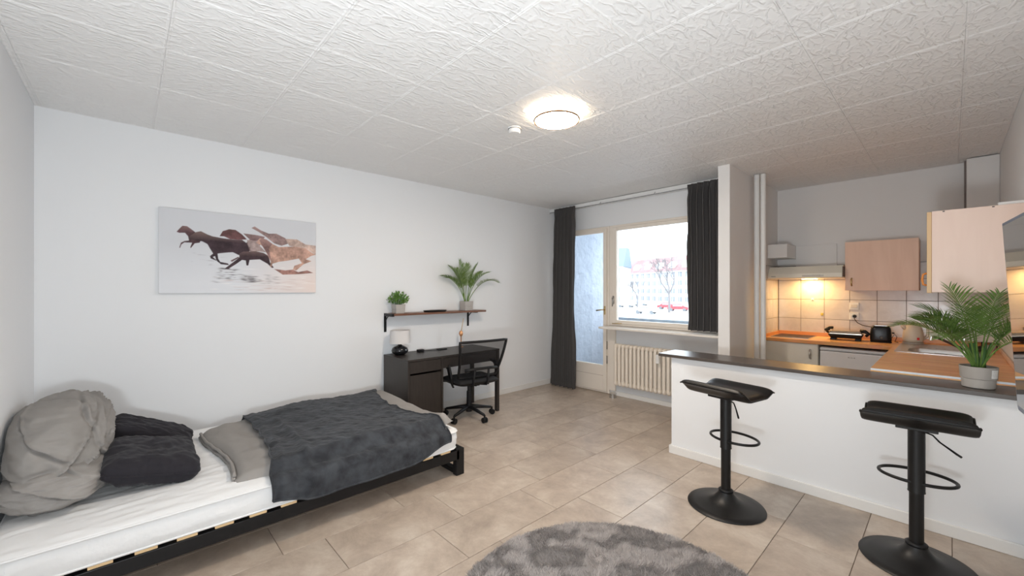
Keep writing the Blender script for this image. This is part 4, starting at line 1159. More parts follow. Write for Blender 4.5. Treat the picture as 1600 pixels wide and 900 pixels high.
    for s in (-1, 1):
        bm = bmesh.new()
        # curved flip-up armrest: wide flat strap sweeping from the seat up and forward
        path = [(0.06, s * 0.235, 0.40), (0.10, s * 0.275, 0.44), (0.13, s * 0.295, 0.50), (0.11, s * 0.30, 0.57), (0.08, s * 0.30, 0.625), (-0.12, s * 0.30, 0.635)]
        P_ = []
        for a in range(len(path) - 1):
            for q in range(6): P_.append(Vector(path[a]).lerp(Vector(path[a + 1]), q / 6))
        P_.append(Vector(path[-1]))
        for _ in range(3): P_ = [P_[0]] + [(P_[q - 1] + P_[q] * 2 + P_[q + 1]) / 4 for q in range(1, len(P_) - 1)] + [P_[-1]]
        prev = None
        for q, p in enumerate(P_):
            tt = (P_[min(q + 1, len(P_) - 1)] - P_[max(q - 1, 0)]).normalized()
            wv = tt.cross(Vector((0, 1, 0))).normalized() * (0.030 if q < 24 else 0.014)
            th = Vector((0, 0.011 if q < 24 else 0.026, 0))
            ring = [bm.verts.new(p + wv * a_ + th * b_) for a_, b_ in ((1, 1), (1, -1), (-1, -1), (-1, 1))]
            if prev:
                for k in range(4): bm.faces.new((prev[k], prev[(k + 1) % 4], ring[(k + 1) % 4], ring[k]))
            else: bm.faces.new(ring)
            prev = ring
        bm.faces.new(prev)
        build('armrest', bm, BLACKP, t, bevel=0.005)
    return t
office_chair()

# ------------------------------------------------------------------ rug
t = thing('rug', 'round taupe-grey shaggy rug lying on the floor, cut by the frame bottom', 'rug', (-0.96, 1.555, 0.0))
RUGR = 0.765
bm = bmesh.new(); lathe(bm, [(0, 0.001), (RUGR, 0.001), (RUGR + 0.003, 0.006), (RUGR - 0.004, 0.012), (0, 0.012)], n=96)
RUGM = mat('rug_pile', (0.40, 0.36, 0.335), 0.95, sheen=0.3, vary=(9, 0.35, (0.19, 0.165, 0.155)))
build('backing', bm, RUGM, t, smooth=True, angle=40)
def rug_mat():
    m = bpy.data.materials.new('rug_tufts'); m.use_nodes = True
    nt = m.node_tree; b = nt.nodes['Principled BSDF']; b.inputs['Roughness'].default_value = 0.95
    b.inputs['Sheen Weight'].default_value = 0.3
    a = nt.nodes.new('ShaderNodeAttribute'); a.attribute_name = 'Col'
    nt.links.new(a.outputs['Color'], b.inputs['Base Color'])
    return m
rs = np.random.RandomState(1)
NT = 150000
rad_ = RUGR * np.sqrt(rs.rand(NT)); an_ = rs.rand(NT) * 2 * PI
bxx, byy = rad_ * np.cos(an_), rad_ * np.sin(an_)
cl = np.array([fbm(x * 5.5, y * 5.5, 7, 4) for x, y in zip(bxx[::1], byy[::1])]) if NT <= 200000 else 0
lean = np.stack([np.cos(cl * 7) * 0.010 + rs.randn(NT) * 0.004, np.sin(cl * 7) * 0.010 + rs.randn(NT) * 0.004, 0.014 + rs.rand(NT) * 0.008], 1)
b0 = np.stack([bxx, byy, np.full(NT, 0.010)], 1)
sa = rs.rand(NT) * PI; sw = np.stack([np.cos(sa), np.sin(sa), 0 * sa], 1) * 0.0018
V = np.empty((NT, 3, 3)); V[:, 0] = b0 - sw; V[:, 1] = b0 + sw; V[:, 2] = b0 + lean
me = bpy.data.meshes.new('pile')
me.vertices.add(NT * 3); me.vertices.foreach_set('co', V.reshape(-1).astype(np.float32))
me.loops.add(NT * 3); me.loops.foreach_set('vertex_index', np.arange(NT * 3, dtype=np.int32))
me.polygons.add(NT); me.polygons.foreach_set('loop_start', np.arange(0, NT * 3, 3, dtype=np.int32)); me.polygons.foreach_set('loop_total', np.full(NT, 3, np.int32))
me.update(calc_edges=True)
ca = me.color_attributes.new('Col', 'FLOAT_COLOR', 'POINT')
tone = np.clip(0.43 + 0.20 * cl + rs.randn(NT) * 0.07, 0.16, 0.85)
cc = np.ones((NT, 3, 4), np.float32); cc[:, :, 0] = tone[:, None] * 1.06; cc[:, :, 1] = tone[:, None] * 0.955; cc[:, :, 2] = tone[:, None] * 0.90
ca.data.foreach_set('color', cc.ravel())
o = link('pile', me, rug_mat(), t); o['kind'] = 'stuff'

# ------------------------------------------------------------------ peninsula top and worktop
PT = 0.878
bm = bmesh.new(); box(bm, -1.80, WR - 0.001, 3.49, 3.812, 0.852, PT)
tag(build('breakfast_bar', bm, BAR, None, bevel=0.003), 'long narrow dark brown counter board on top of the white half wall', 'counter')
WZ = 0.898
wt = thing('worktop', 'L-shaped beech-look kitchen worktop with sink cut-out', 'worktop', (-0.6, 5.6, WZ))
d0 = Vector(wt.location)
SX0, SX1, SY0, SY1 = -0.27, 0.14, 5.06, 5.42
bm = bmesh.new()
WFY = 5.40
z0_ = WZ - 0.035
box(bm, KL + 0.010, -0.385, WFY, KB - 0.010, z0_, WZ)
box(bm, -0.385, SX0, 3.816, KB - 0.010, z0_, WZ)
box(bm, SX1, WR - 0.002, 3.816, KB - 0.010, z0_, WZ)
box(bm, SX0, SX1, 3.816, SY0, z0_, WZ)
box(bm, SX0, SX1, SY1, KB - 0.010, z0_, WZ)
bmesh.ops.remove_doubles(bm, verts=bm.verts, dist=0.0001)
dup = {}
for f in list(bm.faces):
    k_ = tuple(sorted(v.index for v in f.verts))
o = build('board', bm, WT, wt); o.location = -d0
bm = bmesh.new(); box(bm, -0.384, WR - 0.002, 3.8128, 3.8158, WZ - 0.012, WZ + 0.0008)
o = build('edge_strip', bm, mat('white_edge_strip', (0.80, 0.84, 0.88), 0.3), wt); o.location = -d0
bm = bmesh.new(); box(bm, KL + 0.010, WR - 0.012, KB - 0.024, KB - 0.0095, WZ, WZ + 0.042)
o = build('upstand', bm, mat('orange_beech_upstand', (0.72, 0.33, 0.12), 0.35), wt, bevel=0.003); o.location = -d0
bm = bmesh.new(); box(bm, KL + 0.0095, KL + 0.022, WFY, KB - 0.0245, WZ, WZ + 0.035)
o = build('upstand', bm, mat('orange_beech_upstand', (0.72, 0.33, 0.12), 0.35), wt, bevel=0.003); o.location = -d0
bm = bmesh.new(); box(bm, WR - 0.014, WR - 0.002, 3.83, 5.80, WZ, WZ + 0.035)
o = build('upstand', bm, CABW, wt, bevel=0.003); o.location = -d0

# base cabinet under the hob
BZ = z0_ - 0.001
t = thing('base_cabinet', 'cream base cabinet with bow handle under the hob', 'cabinet', (-1.2, 5.7, 0.0))
d0 = Vector(t.location)
o = bx('carcass', CREAM, t, KL + 0.012, -0.975, 5.462, KB - 0.012, 0.09, BZ, bevel=0.002); o.location = -d0
o = bx('plinth', CREAM, t, KL + 0.012, -0.975, 5.50, 5.52, 0.002, 0.089); o.location = -d0
dr = bx('door', CREAM, t, KL + 0.014, -0.979, 5.44, 5.4615, 0.10, BZ - 0.006, bevel=0.003); dr.location = -d0
bm = bmesh.new(); tube(bm, [(-1.045, 5.439, 0.695), (-1.045, 5.415, 0.71), (-1.045, 5.410, 0.745), (-1.045, 5.415, 0.78), (-1.045, 5.439, 0.795)], [0.008, 0.009, 0.010, 0.009, 0.008], 10)
build('handle', bm, STEEL, dr, smooth=True)
# fridge
t = thing('fridge', 'white under-counter fridge next to the cream cabinet', 'fridge', (-0.68, 5.7, 0.0))
d0 = Vector(t.location)
o = bx('body', FRIDGE, t, -0.962, -0.43, 5.49, KB - 0.02, 0.03, BZ - 0.03, bevel=0.004); o.location = -d0
dr = bx('door', FRIDGE, t, -0.962, -0.43, 5.445, 5.4885, 0.06, 0.795, bevel=0.008); dr.location = -d0
bm = bmesh.new(); box(bm, -0.962, -0.43, 5.448, 5.489, 0.802, 0.83)
o = build('top_panel', bm, mat('fridge_top', (0.78, 0.80, 0.85), 0.3), t, bevel=0.006); o.location = -d0
bm = bmesh.new()
for k, w in enumerate((0.010, 0.006, 0.008, 0.006, 0.010)): box(bm, -0.725 + k * 0.012, -0.725 + k * 0.012 + w * 0.8, 5.4438, 5.4448, 0.742, 0.742 + w * 0.8)
build('badge', bm, mat('grey_print', (0.25, 0.25, 0.27), 0.5), dr)
for xx in (-0.94, -0.47):
    for yy in (5.52, 5.95):
        bm = bmesh.new(); tube(bm, [(xx, yy, 0.001), (xx, yy, 0.03)], 0.015, 10)
        o = build('foot', bm, BLACKP, t); o.location = -d0
t = thing('base_cabinet', 'cream corner base cabinet run under the sink behind the half wall', 'cabinet', (-0.03, 4.9, 0.0))
d0 = Vector(t.location)
o = bx('carcass', CREAM, t, -0.345, WR - 0.003, 3.83, 5.00, 0.09, BZ, bevel=0.002); o.location = -d0
o = bx('plinth', CREAM, t, -0.33, WR - 0.003, 3.84, 4.98, 0.002, 0.089); o.location = -d0
for k in range(2):
    dr = bx('door', CREAM, t, -0.367, -0.3455, 3.835 + k * 0.58, 3.835 + k * 0.58 + 0.575, 0.10, BZ - 0.006, bevel=0.003); dr.location = -d0
# hob
t = thing('hob', 'black glass two-ring hob set into the worktop below the cooker hood', 'hob', (-1.2, 5.72, WZ + 0.0003))
bm = bmesh.new(); box(bm, -0.235, 0.115, -0.20, 0.21, 0, 0.006); build('glass_plate', bm, HOB, t, bevel=0.002)
bm = bmesh.new()
box(bm, -0.243, -0.2355, -0.208, 0.218, 0, 0.0075); box(bm, 0.1155, 0.123, -0.208, 0.218, 0, 0.0075)
box(bm, -0.2355, 0.1155, -0.208, -0.2005, 0, 0.0075); box(bm, -0.2355, 0.1155, 0.2105, 0.218, 0, 0.0075)
build('steel_rim', bm, STEEL, t)
for (xx, yy, rr_) in ((-0.06, -0.09, 0.075), (-0.06, 0.11, 0.09)):
    bm = bmesh.new(); ring_tube(bm, (xx, yy, 0.0062), rr_, rr_, 0.0012, 40, 6); build('cooking_zone', bm, mat('zone_grey', (0.12, 0.12, 0.12), 0.4), t)
# sink
t = thing('sink', 'stainless steel sink with drainer set into the worktop', 'sink', (-0.06, 5.3, WZ + 0.0003))
d0 = Vector(t.location)
bm = bmesh.new()
# flange plate with bowl hole
def ringrect(x0, x1, y0, y1, z, r, n=6):
    pts = []
    for cx_, cy_, a0 in ((x1 - r, y1 - r, 0), (x0 + r, y1 - r, 90), (x0 + r, y0 + r, 180), (x1 - r, y0 + r, 270)):
        for k in range(n + 1):
            a = R(a0 + 90 * k / n); pts.append((cx_ + r * math.cos(a), cy_ + r * math.sin(a), z))
    return pts
L0 = ringrect(-0.345, 0.185, 4.985, 5.80, WZ + 0.0006, 0.02)
L1 = ringrect(-0.345, 0.185, 4.985, 5.80, WZ + 0.005, 0.02)
L1b = ringrect(-0.335, 0.175, 4.995, 5.79, WZ + 0.0035, 0.02)
L2 = ringrect(SX0 + 0.006, SX1 - 0.006, SY0 + 0.006, SY1 - 0.006, WZ + 0.0035, 0.07)
L3 = ringrect(SX0 + 0.012, SX1 - 0.012, SY0 + 0.012, SY1 - 0.012, WZ - 0.012, 0.065)
L4 = ringrect(SX0 + 0.022, SX1 - 0.022, SY0 + 0.022, SY1 - 0.022, WZ - 0.14, 0.06)
L5 = ringrect(SX0 + 0.05, SX1 - 0.05, SY0 + 0.05, SY1 - 0.05, WZ - 0.155, 0.05)
prev = None
for L in (L0, L1, L1b, L2, L3, L4, L5):
    ring = [bm.verts.new(p) for p in L]
    if prev:
        n = len(ring)
        for k in range(n): bm.faces.new((prev[k], prev[(k + 1) % n], ring[(k + 1) % n], ring[k]))
    prev = ring
bm.faces.new(prev)
o = build('basin', bm, STEEL, t, smooth=True, angle=35); o.location = -d0
bm = bmesh.new()
for k in range(7): box(bm, -0.26 + k * 0.055, -0.245 + k * 0.055, 5.47, 5.74, WZ + 0.0036, WZ + 0.007)
o = build('drainer_ridges', bm, STEEL, t, bevel=0.002); o.location = -d0
bm = bmesh.new(); box(bm, -0.10, -0.02, SY1 - 0.0235, SY1 - 0.0205, WZ - 0.05, WZ - 0.03)
o = build('overflow', bm, BLACKM, t); o.location = -d0
t = thing('tap', 'chrome single-lever kitchen tap with long swivelled spout beside the sink', 'tap', (0.085, 5.46, WZ + 0.004))
bm = bmesh.new(); lathe(bm, [(0, 0), (0.030, 0), (0.030, 0.008), (0.023, 0.012), (0.022, 0.085), (0.025, 0.10), (0.020, 0.125), (0, 0.13)], n=24)
build('body', bm, CHROME, t, smooth=True, angle=50)
bm = bmesh.new(); tube(bm, [(-0.015, -0.01, 0.02), (-0.09, -0.05, 0.068), (-0.16, -0.09, 0.108), (-0.185, -0.105, 0.118), (-0.205, -0.115, 0.112)], [0.013, 0.012, 0.011, 0.011, 0.011], 12)
build('spout', bm, mat('dark_chrome', (0.22, 0.20, 0.19), 0.25, 1.0), t, smooth=True)
bm = bmesh.new(); tube(bm, [(-0.203, -0.114, 0.122), (-0.207, -0.117, 0.085)], 0.014, 12)
build('aerator', bm, CHROME, t, smooth=True, angle=50)
bm = bmesh.new(); tube(bm, [(0, 0, 0.125), (0.01, -0.02, 0.15), (0.02, -0.06, 0.165)], [0.010, 0.008, 0.006], 8)
build('lever', bm, CHROME, t, smooth=True)
# cups
t = thing('steel_tumbler', 'brushed steel tumbler standing on worktop right of the palm pot', 'tumbler', (0.235, 5.40, WZ + 0.0003))
bm = bmesh.new(); lathe(bm, [(0, 0), (0.026, 0), (0.030, 0.075), (0.028, 0.075), (0.025, 0.006), (0, 0.005)], n=24)
build('cup', bm, STEEL, t, smooth=True, angle=50)
t = thing('pot_scrubber', 'dark round brush standing beside the steel tumbler', 'brush', (0.192, 5.50, WZ + 0.006))
bm = bmesh.new(); lathe(bm, [(0, 0), (0.022, 0), (0.026, 0.02), (0.024, 0.045), (0, 0.05)], n=20)
build('bristles', bm, mat('dark_bristle', (0.03, 0.025, 0.02), 0.9, bump=(200, 0.8, 0.004)), t, smooth=True)
bm = bmesh.new(); tube(bm, [(0, 0, 0.045), (0, 0, 0.085)], 0.007, 8); build('handle', bm, BLACKP, t, smooth=True)

# grill, toaster, kettle
t = thing('contact_grill', 'flat contact grill with steel lid and black base on worktop', 'grill', (-0.785, 5.76, WZ + 0.0003), R(4))
bm = bmesh.new()
def taper(bm, w0, d0_, w1, d1, z0, z1):
    a = [bm.verts.new((x * w0, y * d0_, z0)) for x, y in ((-1, -1), (1, -1), (1, 1), (-1, 1))]
    b = [bm.verts.new((x * w1, y * d1, z1)) for x, y in ((-1, -1), (1, -1), (1, 1), (-1, 1))]
    bm.faces.new(list(reversed(a))); bm.faces.new(b)
    for k in range(4): bm.faces.new((a[k], a[(k + 1) % 4], b[(k + 1) % 4], b[k]))
taper(bm, 0.125, 0.09, 0.150, 0.11, 0.022, 0.062); build('base', bm, BLACKP, t, bevel=0.008)
bm = bmesh.new(); taper(bm, 0.150, 0.11, 0.125, 0.09, 0.066, 0.105); build('lid', bm, mat('champagne_steel', (0.62, 0.54, 0.45), 0.25, 1.0), t, bevel=0.010)
for sx in (-1, 1):
    bm = bmesh.new(); box(bm, sx * 0.105 - 0.025, sx * 0.105 + 0.025, -0.085, 0.085, 0.0, 0.0215); build('foot', bm, BLACKP, t, bevel=0.006)
bm = bmesh.new(); tube(bm, [(-0.145, 0.06, 0.055), (-0.175, 0.03, 0.09), (-0.175, -0.03, 0.105), (-0.14, -0.06, 0.11)], 0.012, 10)
tube(bm, [(-0.175, 0.03, 0.10), (-0.14, 0.02, 0.125), (-0.11, 0.02, 0.125)], 0.016, 10)
build('handle', bm, BLACKP, t, smooth=True)
bm = bmesh.new(); tube(bm, [(0.12, 0.0, 0.105), (0.16, -0.01, 0.10), (0.19, -0.01, 0.075), (0.165, -0.01, 0.05)], [0.018, 0.020, 0.018, 0.014], 10)
build('hinge_arm', bm, BLACKP, t, smooth=True)
t = thing('toaster', 'black two-slot toaster between the grill and the kettle', 'toaster', (-0.500, 5.77, WZ + 0.0003), R(6))
bm = bmesh.new(); bmesh.ops.create_grid(bm, x_segments=1, y_segments=1, size=0.001); bm.clear()
rings = []
for z_, sc_ in ((0.012, 0.96), (0.03, 1.0), (0.09, 0.98), (0.135, 0.94), (0.155, 0.88), (0.167, 0.78), (0.172, 0.62)):
    ring = []
    for k in range(32):
        a_ = 2 * PI * k / 32; ca, sa_ = math.cos(a_), math.sin(a_)
        ring.append(bm.verts.new((0.086 * sc_ * math.copysign(abs(ca) ** 0.45, ca), 0.064 * sc_ * math.copysign(abs(sa_) ** 0.45, sa_), z_)))
    rings.append(ring)
bm.faces.new(list(reversed(rings[0]))); bm.faces.new(rings[-1])
for ra, rb in zip(rings, rings[1:]):
    for k in range(32): bm.faces.new((ra[k], ra[(k + 1) % 32], rb[(k + 1) % 32], rb[k]))
build('body', bm, mat('gloss_black_plastic', (0.006, 0.006, 0.007), 0.3, spec=0.35), t, smooth=True)
bm = bmesh.new(); taper(bm, 0.080, 0.055, 0.086, 0.060, 0.0, 0.0115); build('base', bm, BLACKP, t, bevel=0.003)
bm = bmesh.new()
for yy in (-0.022, 0.022): box(bm, -0.050, 0.050, yy - 0.006, yy + 0.006, 0.1705, 0.1745)
build('slot', bm, STEEL, t)
bm = bmesh.new(); lathe(bm, [(0, 0), (0.016, 0), (0.014, 0.012), (0, 0.013)], n=16)
bmesh.ops.rotate(bm, verts=bm.verts, cent=(0, 0, 0), matrix=Matrix.Rotation(R(90), 3, 'X')); bmesh.ops.translate(bm, verts=bm.verts, vec=(0.005, -0.060, 0.055))
build('dial', bm, mat('grey_rubber', (0.09, 0.09, 0.09), 0.6), t, smooth=True)
bm = bmesh.new(); box(bm, 0.086, 0.106, -0.018, 0.018, 0.095, 0.108); build('lever', bm, BLACKP, t, bevel=0.003)
bm = bmesh.new(); tube(bm, [(0.082, 0.03, 0.04), (0.11, 0.03, 0.09), (0.125, 0.03, 0.06), (0.11, 0.02, 0.012), (0.135, 0.03, 0.004)], 0.003, 6); build('cable', bm, BLACKP, t, smooth=True)
TINV = (Matrix.Translation((-0.505, 5.77, WZ + 0.0003)) @ Matrix.Rotation(R(6), 4, 'Z')).inverted() @ Matrix.Translation((-0.745, 5.99, 1.148))
bm = bmesh.new(); tube(bm, [(0, 0.010, 0), (0, -0.024, 0)], [0.019, 0.013], 14); build('plug', bm, BLACKP, t, smooth=True, angle=50).matrix_local = TINV
bm = bmesh.new()
pts = [(0, -0.02, 0), (0.004, -0.03, -0.03), (0.03, -0.035, -0.07), (0.075, -0.045, -0.095), (0.13, -0.07, -0.103), (0.185, -0.12, -0.11)]
tube(bm, pts, 0.0035, 6); build('power_cord', bm, BLACKP, t, smooth=True).matrix_local = TINV
t = thing('kettle', 'cream plastic electric kettle with red switch behind the sink', 'kettle', (-0.262, 5.86, WZ + 0.0003), R(20))
bm = bmesh.new(); lathe(bm, [(0, 0), (0.080, 0), (0.082, 0.014), (0.070, 0.018), (0, 0.018)], n=32); build('base', bm, mat('warm_grey_plastic', (0.45, 0.38, 0.32), 0.45), t, smooth=True, angle=50)
bm = bmesh.new(); lathe(bm, [(0, 0.019), (0.074, 0.019), (0.080, 0.05), (0.074, 0.12), (0.058, 0.175), (0.045, 0.19), (0, 0.20)], n=36); build('jug', bm, KETTLE, t, smooth=True)
bm = bmesh.new(); lathe(bm, [(0, 0.198), (0.015, 0.198), (0.013, 0.214), (0, 0.218)], n=16); build('lid_knob', bm, mat('brown_plastic', (0.2, 0.14, 0.1), 0.4), t, smooth=True)
bm = bmesh.new(); tube(bm, [(0.045, 0, 0.185), (0.085, 0, 0.185), (0.112, 0, 0.16), (0.112, 0, 0.08), (0.075, 0, 0.045)], 0.012, 10); build('handle', bm, KETTLE, t, smooth=True)
bm = bmesh.new(); tube(bm, [(-0.055, 0, 0.15), (-0.08, 0, 0.172), (-0.09, 0, 0.18)], [0.022, 0.016, 0.010], 10); build('spout', bm, KETTLE, t, smooth=True)
bm = bmesh.new(); box(bm, 0.005, 0.023, -0.088, -0.076, 0.045, 0.068); build('switch', bm, RED, t, bevel=0.002)

# sockets and hooks
for nm, zz, lab in (('light_switch', 1.262, 'white square switch plate on the kitchen tiles, above the plugged socket'), ('wall_socket', 1.148, 'white wall socket with black plug in it on the kitchen tiles')):
    t = thing(nm, lab, nm.split('_')[1], (-0.745, KB - 0.009, zz))
    bm = bmesh.new(); box(bm, -0.043, 0.043, -0.010, -0.0003, -0.041, 0.041); build('plate', bm, WPLAST, t, bevel=0.004)
    if nm == 'light_switch':
        bm = bmesh.new(); box(bm, -0.028, 0.028, -0.014, -0.0103, -0.018, 0.018); build('rocker', bm, mat('ivory_plastic', (0.78, 0.72, 0.62), 0.4), t, bevel=0.003)
    else:
        bm = bmesh.new(); ring_tube(bm, (0, 0, 0), 0.022, 0.022, 0.003, 24, 6); bmesh.ops.rotate(bm, verts=bm.verts, cent=(0, 0, 0), matrix=Matrix.Rotation(R(90), 3, 'X')); bmesh.ops.translate(bm, verts=bm.verts, vec=(0, -0.011, 0)); build('recess', bm, WPLAST, t, smooth=True)
for (xx, zz, mm, lab) in ((-1.132, 1.335, WPLAST, 'small white adhesive hook on kitchen tiles below the hood light'), (-1.04, 1.157, mat('yellow_plastic', (0.7, 0.55, 0.1), 0.4), 'small yellowish adhesive hook on the kitchen tiles, lower than the white hook')):
    t = thing('wall_hook', lab, 'hook', (xx, KB - 0.0093, zz), 0, 'hooks on the kitchen tiles')
    bm = bmesh.new(); box(bm, -0.014, 0.014, -0.004, 0, -0.016, 0.016); build('plate', bm, mm, t, bevel=0.002)
    bm = bmesh.new(); tube(bm, [(0, -0.004, -0.002), (0, -0.016, -0.008), (0, -0.018, 0.006)], 0.003, 6); build('prong', bm, mm, t, smooth=True)

# hood with lamp
t = thing('cooker_hood', 'ivory slim cooker hood with lit lamp over the hob', 'cooker hood', (-1.135, 5.8, 1.565))
d0 = Vector(t.location)
bm = bmesh.new()
hx0, hx1 = KL + 0.010, -0.792
yb, yf = KB - 0.010, 5.58
prof = [(yb, 1.578), (yf + 0.012, 1.578), (yf, 1.586), (yf + 0.005, 1.632), (yf + 0.05, 1.690), (yf + 0.07, 1.715), (yb, 1.725)]
a = [bm.verts.new((hx0, y, z)) for y, z in prof]; b = [bm.verts.new((hx1, y, z)) for y, z in prof]
bm.faces.new(a); bm.faces.new(list(reversed(b)))
for k in range(len(prof)): bm.faces.new((a[k], a[(k + 1) % len(prof)], b[(k + 1) % len(prof)], b[k]))
o = build('canopy', bm, HOODM, t, bevel=0.003); o.location = -d0
bm = bmesh.new(); box(bm, hx1 + 0.0002, hx1 + 0.006, yf + 0.012, yb, 1.590, 1.700)
o = build('end_cap', bm, mat('dark_end_cap', (0.12, 0.09, 0.08), 0.5), t, bevel=0.002); o.location = -d0
bm = bmesh.new(); box(bm, -1.15, -0.95, yf - 0.004, yf - 0.0003, 1.596, 1.615)
o = build('control_strip', bm, mat('hood_strip', (0.60, 0.57, 0.50), 0.3), t, bevel=0.001); o.location = -d0
bm = bmesh.new(); box(bm, -1.455, -1.41, yf - 0.003, yf - 0.0003, 1.600, 1.606)
o = build('badge', bm, mat('grey_print', (0.25, 0.25, 0.27), 0.5), t); o.location = -d0
bm = bmesh.new()
for k in range(2):
    lathe(bm, [(0, 0), (0.008, 0), (0.007, 0.006), (0, 0.006)], n=12)
    break
bmesh.ops.rotate(bm, verts=bm.verts, cent=(0, 0, 0), matrix=Matrix.Rotation(R(90), 3, 'X')); bmesh.ops.translate(bm, verts=bm.verts, vec=(-0.985, yf - 0.0045, 1.606))
o = build('knob', bm, STEEL, t, smooth=True); o.location = -d0
bm = bmesh.new(); box(bm, -1.20, -1.06, 5.80, 5.88, 1.570, 1.5777)
o = build('lamp_cover', bm, mat('hood_lamp_glow', (0.9, 0.8, 0.6), 0.5, emit=((1.0, 0.66, 0.26), 9)), t, bevel=0.002); o.location = -d0
hl = bpy.data.lights.new('hood_light', 'AREA'); hl.shape = 'RECTANGLE'; hl.size = 0.13; hl.size_y = 0.07; hl.energy = HOOD; hl.color = (1.0, 0.62, 0.22)
ho = bpy.data.objects.new('hood_light', hl); COL.objects.link(ho); ho.parent = t; ho.location = Vector((-1.13, 5.90, 1.566)) - d0
# flue duct
t = thing('flue_duct', 'white boxed air duct running along wall above the cooker hood', 'duct', (-1.39, 5.8, 1.9))
d0 = Vector(t.location)
bm = bmesh.new(); box(bm, KL + 0.001, -1.30, 5.60, KB - 0.001, 1.825, 1.985)
o = build('duct_box', bm, TRIM, t, bevel=0.003); o.location = -d0
bm = bmesh.new(); box(bm, -1.2995, -0.90, 6.000, KB - 0.001, 1.727, 1.985)
o = build('cover_panel', bm, WALLK, t, bevel=0.003); o.location = -d0

# wall cabinets
t = thing('wall_cabinet', 'smaller beech-front wall cabinet right of the cooker hood', 'cabinet', (-0.50, 5.85, 1.44), 0, 'kitchen wall cabinets')
d0 = Vector(t.location)
o = bx('carcass', CABW, t, -0.783, -0.212, 5.712, KB - 0.010, 1.440, 1.963, bevel=0.002); o.location = -d0
dr = bx('door', CABW, t, -0.783, -0.212, 5.692, 5.7115, 1.440, 1.963, bevel=0.002); dr.location = -d0
bm = bmesh.new(); tube(bm, [(-0.727, 5.691, 1.492), (-0.727, 5.668, 1.505), (-0.727, 5.664, 1.532), (-0.727, 5.668, 1.558), (-0.727, 5.691, 1.572)], 0.0075, 8)
build('handle', bm, BRASS, dr, smooth=True)
t = thing('wall_cabinet', 'larger beech wall cabinet on the right with orange handle and plain side', 'cabinet', (0.1, 4.5, 1.43), 0, 'kitchen wall cabinets')
d0 = Vector(t.location)
o = bx('side_panel', CABW2, t, -0.084, WR - 0.001, 3.87, 3.889, 1.432, 1.965, bevel=0.0015); o.location = -d0
o = bx('carcass', CABW2, t, -0.084, WR - 0.001, 3.8895, 5.30, 1.432, 1.965, bevel=0.0015); o.location = -d0
for k in range(3):
    y0 = 3.873 + k * 0.475
    dr = bx('door', EDGEW, t, -0.107, -0.0848, y0, y0 + 0.47, 1.427, 1.963, bevel=0.002); dr.location = -d0
    if k: continue
    bm = bmesh.new(); tube(bm, [(-0.108, y0 + 0.05, 1.478), (-0.126, y0 + 0.05, 1.485), (-0.131, y0 + 0.05, 1.518), (-0.126, y0 + 0.05, 1.552), (-0.108, y0 + 0.05, 1.56)], 0.0065, 8)
    build('handle', bm, ORANGE, dr, smooth=True)
bm = bmesh.new()
for xx in (-0.035, 0.175): box(bm, xx, xx + 0.010, 3.8685, 3.8699, 1.955, 1.961)
o = build('screw_cap', bm, mat('dark_cap', (0.05, 0.04, 0.04), 0.5), t); o.location = -d0

# ------------------------------------------------------------------ palm on the peninsula
t = thing('potted_palm', 'large leafy palm in round taupe pot on the dark counter', 'plant', (0.112, 3.632, PT + 0.0005))
bm = bmesh.new(); lathe(bm, [(0, 0), (0.060, 0), (0.067, 0.004), (0.070, 0.050), (0.0685, 0.053), (0.0745, 0.056), (0.0785, 0.125), (0.075, 0.125), (0.071, 0.110)], n=48)
build('pot', bm, POT2, t, smooth=True, angle=35)
bm = bmesh.new(); lathe(bm, [(0, 0.108), (0.0715, 0.108)], n=40); build('soil', bm, SOIL, t)
bm = bmesh.new()
for k in range(5):   # printed white price label bent round the pot
    pass
a0, a1 = R(-52), R(-22)
vv = []
for k in range(7):
    a = a0 + (a1 - a0) * k / 6
    vv.append((bm.verts.new((0.0765 * math.cos(a), 0.0765 * math.sin(a), 0.065)), bm.verts.new((0.0790 * math.cos(a), 0.0790 * math.sin(a), 0.113))))
for p, q in zip(vv, vv[1:]): bm.faces.new((p[0], q[0], q[1], p[1]))
lb = build('label_sticker', bm, mat('white_paper', (0.85, 0.84, 0.82), 0.6), t); lb['label'] = 'white paper sticker'
bm = bmesh.new()
for j, zz in enumerate((0.075, 0.082, 0.089, 0.10)):
    for k in range(6):
        a = a0 + (a1 - a0) * (0.12 + 0.12 * k); b = a + (a1 - a0) * 0.08
        r_ = 0.0775 + (zz - 0.065) / 0.048 * 0.0025
        v = [bm.verts.new((r_ * math.cos(a), r_ * math.sin(a), zz)), bm.verts.new((r_ * math.cos(b), r_ * math.sin(b), zz)), bm.verts.new((r_ * math.cos(b), r_ * math.sin(b), zz + 0.0025)), bm.verts.new((r_ * math.cos(a), r_ * math.sin(a), zz + 0.0025))]
        if (k + j) % 3: bm.faces.new(v)
build('print_lines', bm, mat('pale_print', (0.6, 0.6, 0.6), 0.6), lb)
bm = bmesh.new()
for (bx_, by_, tx, ty) in ((-0.02, 0.0, -0.035, 0.0), (0.0, 0.01, -0.01, 0.02), (0.015, -0.005, 0.03, 0.0), (0.02, 0.015, 0.05, 0.02), (-0.01, -0.015, -0.02, -0.02)):
    tube(bm, [(bx_, by_, 0.105), (bx_ * 1.05, by_, 0.15), (tx, ty, 0.26)], [0.011, 0.010, 0.005], 10)
build('trunk', bm, STEM, t, smooth=True)
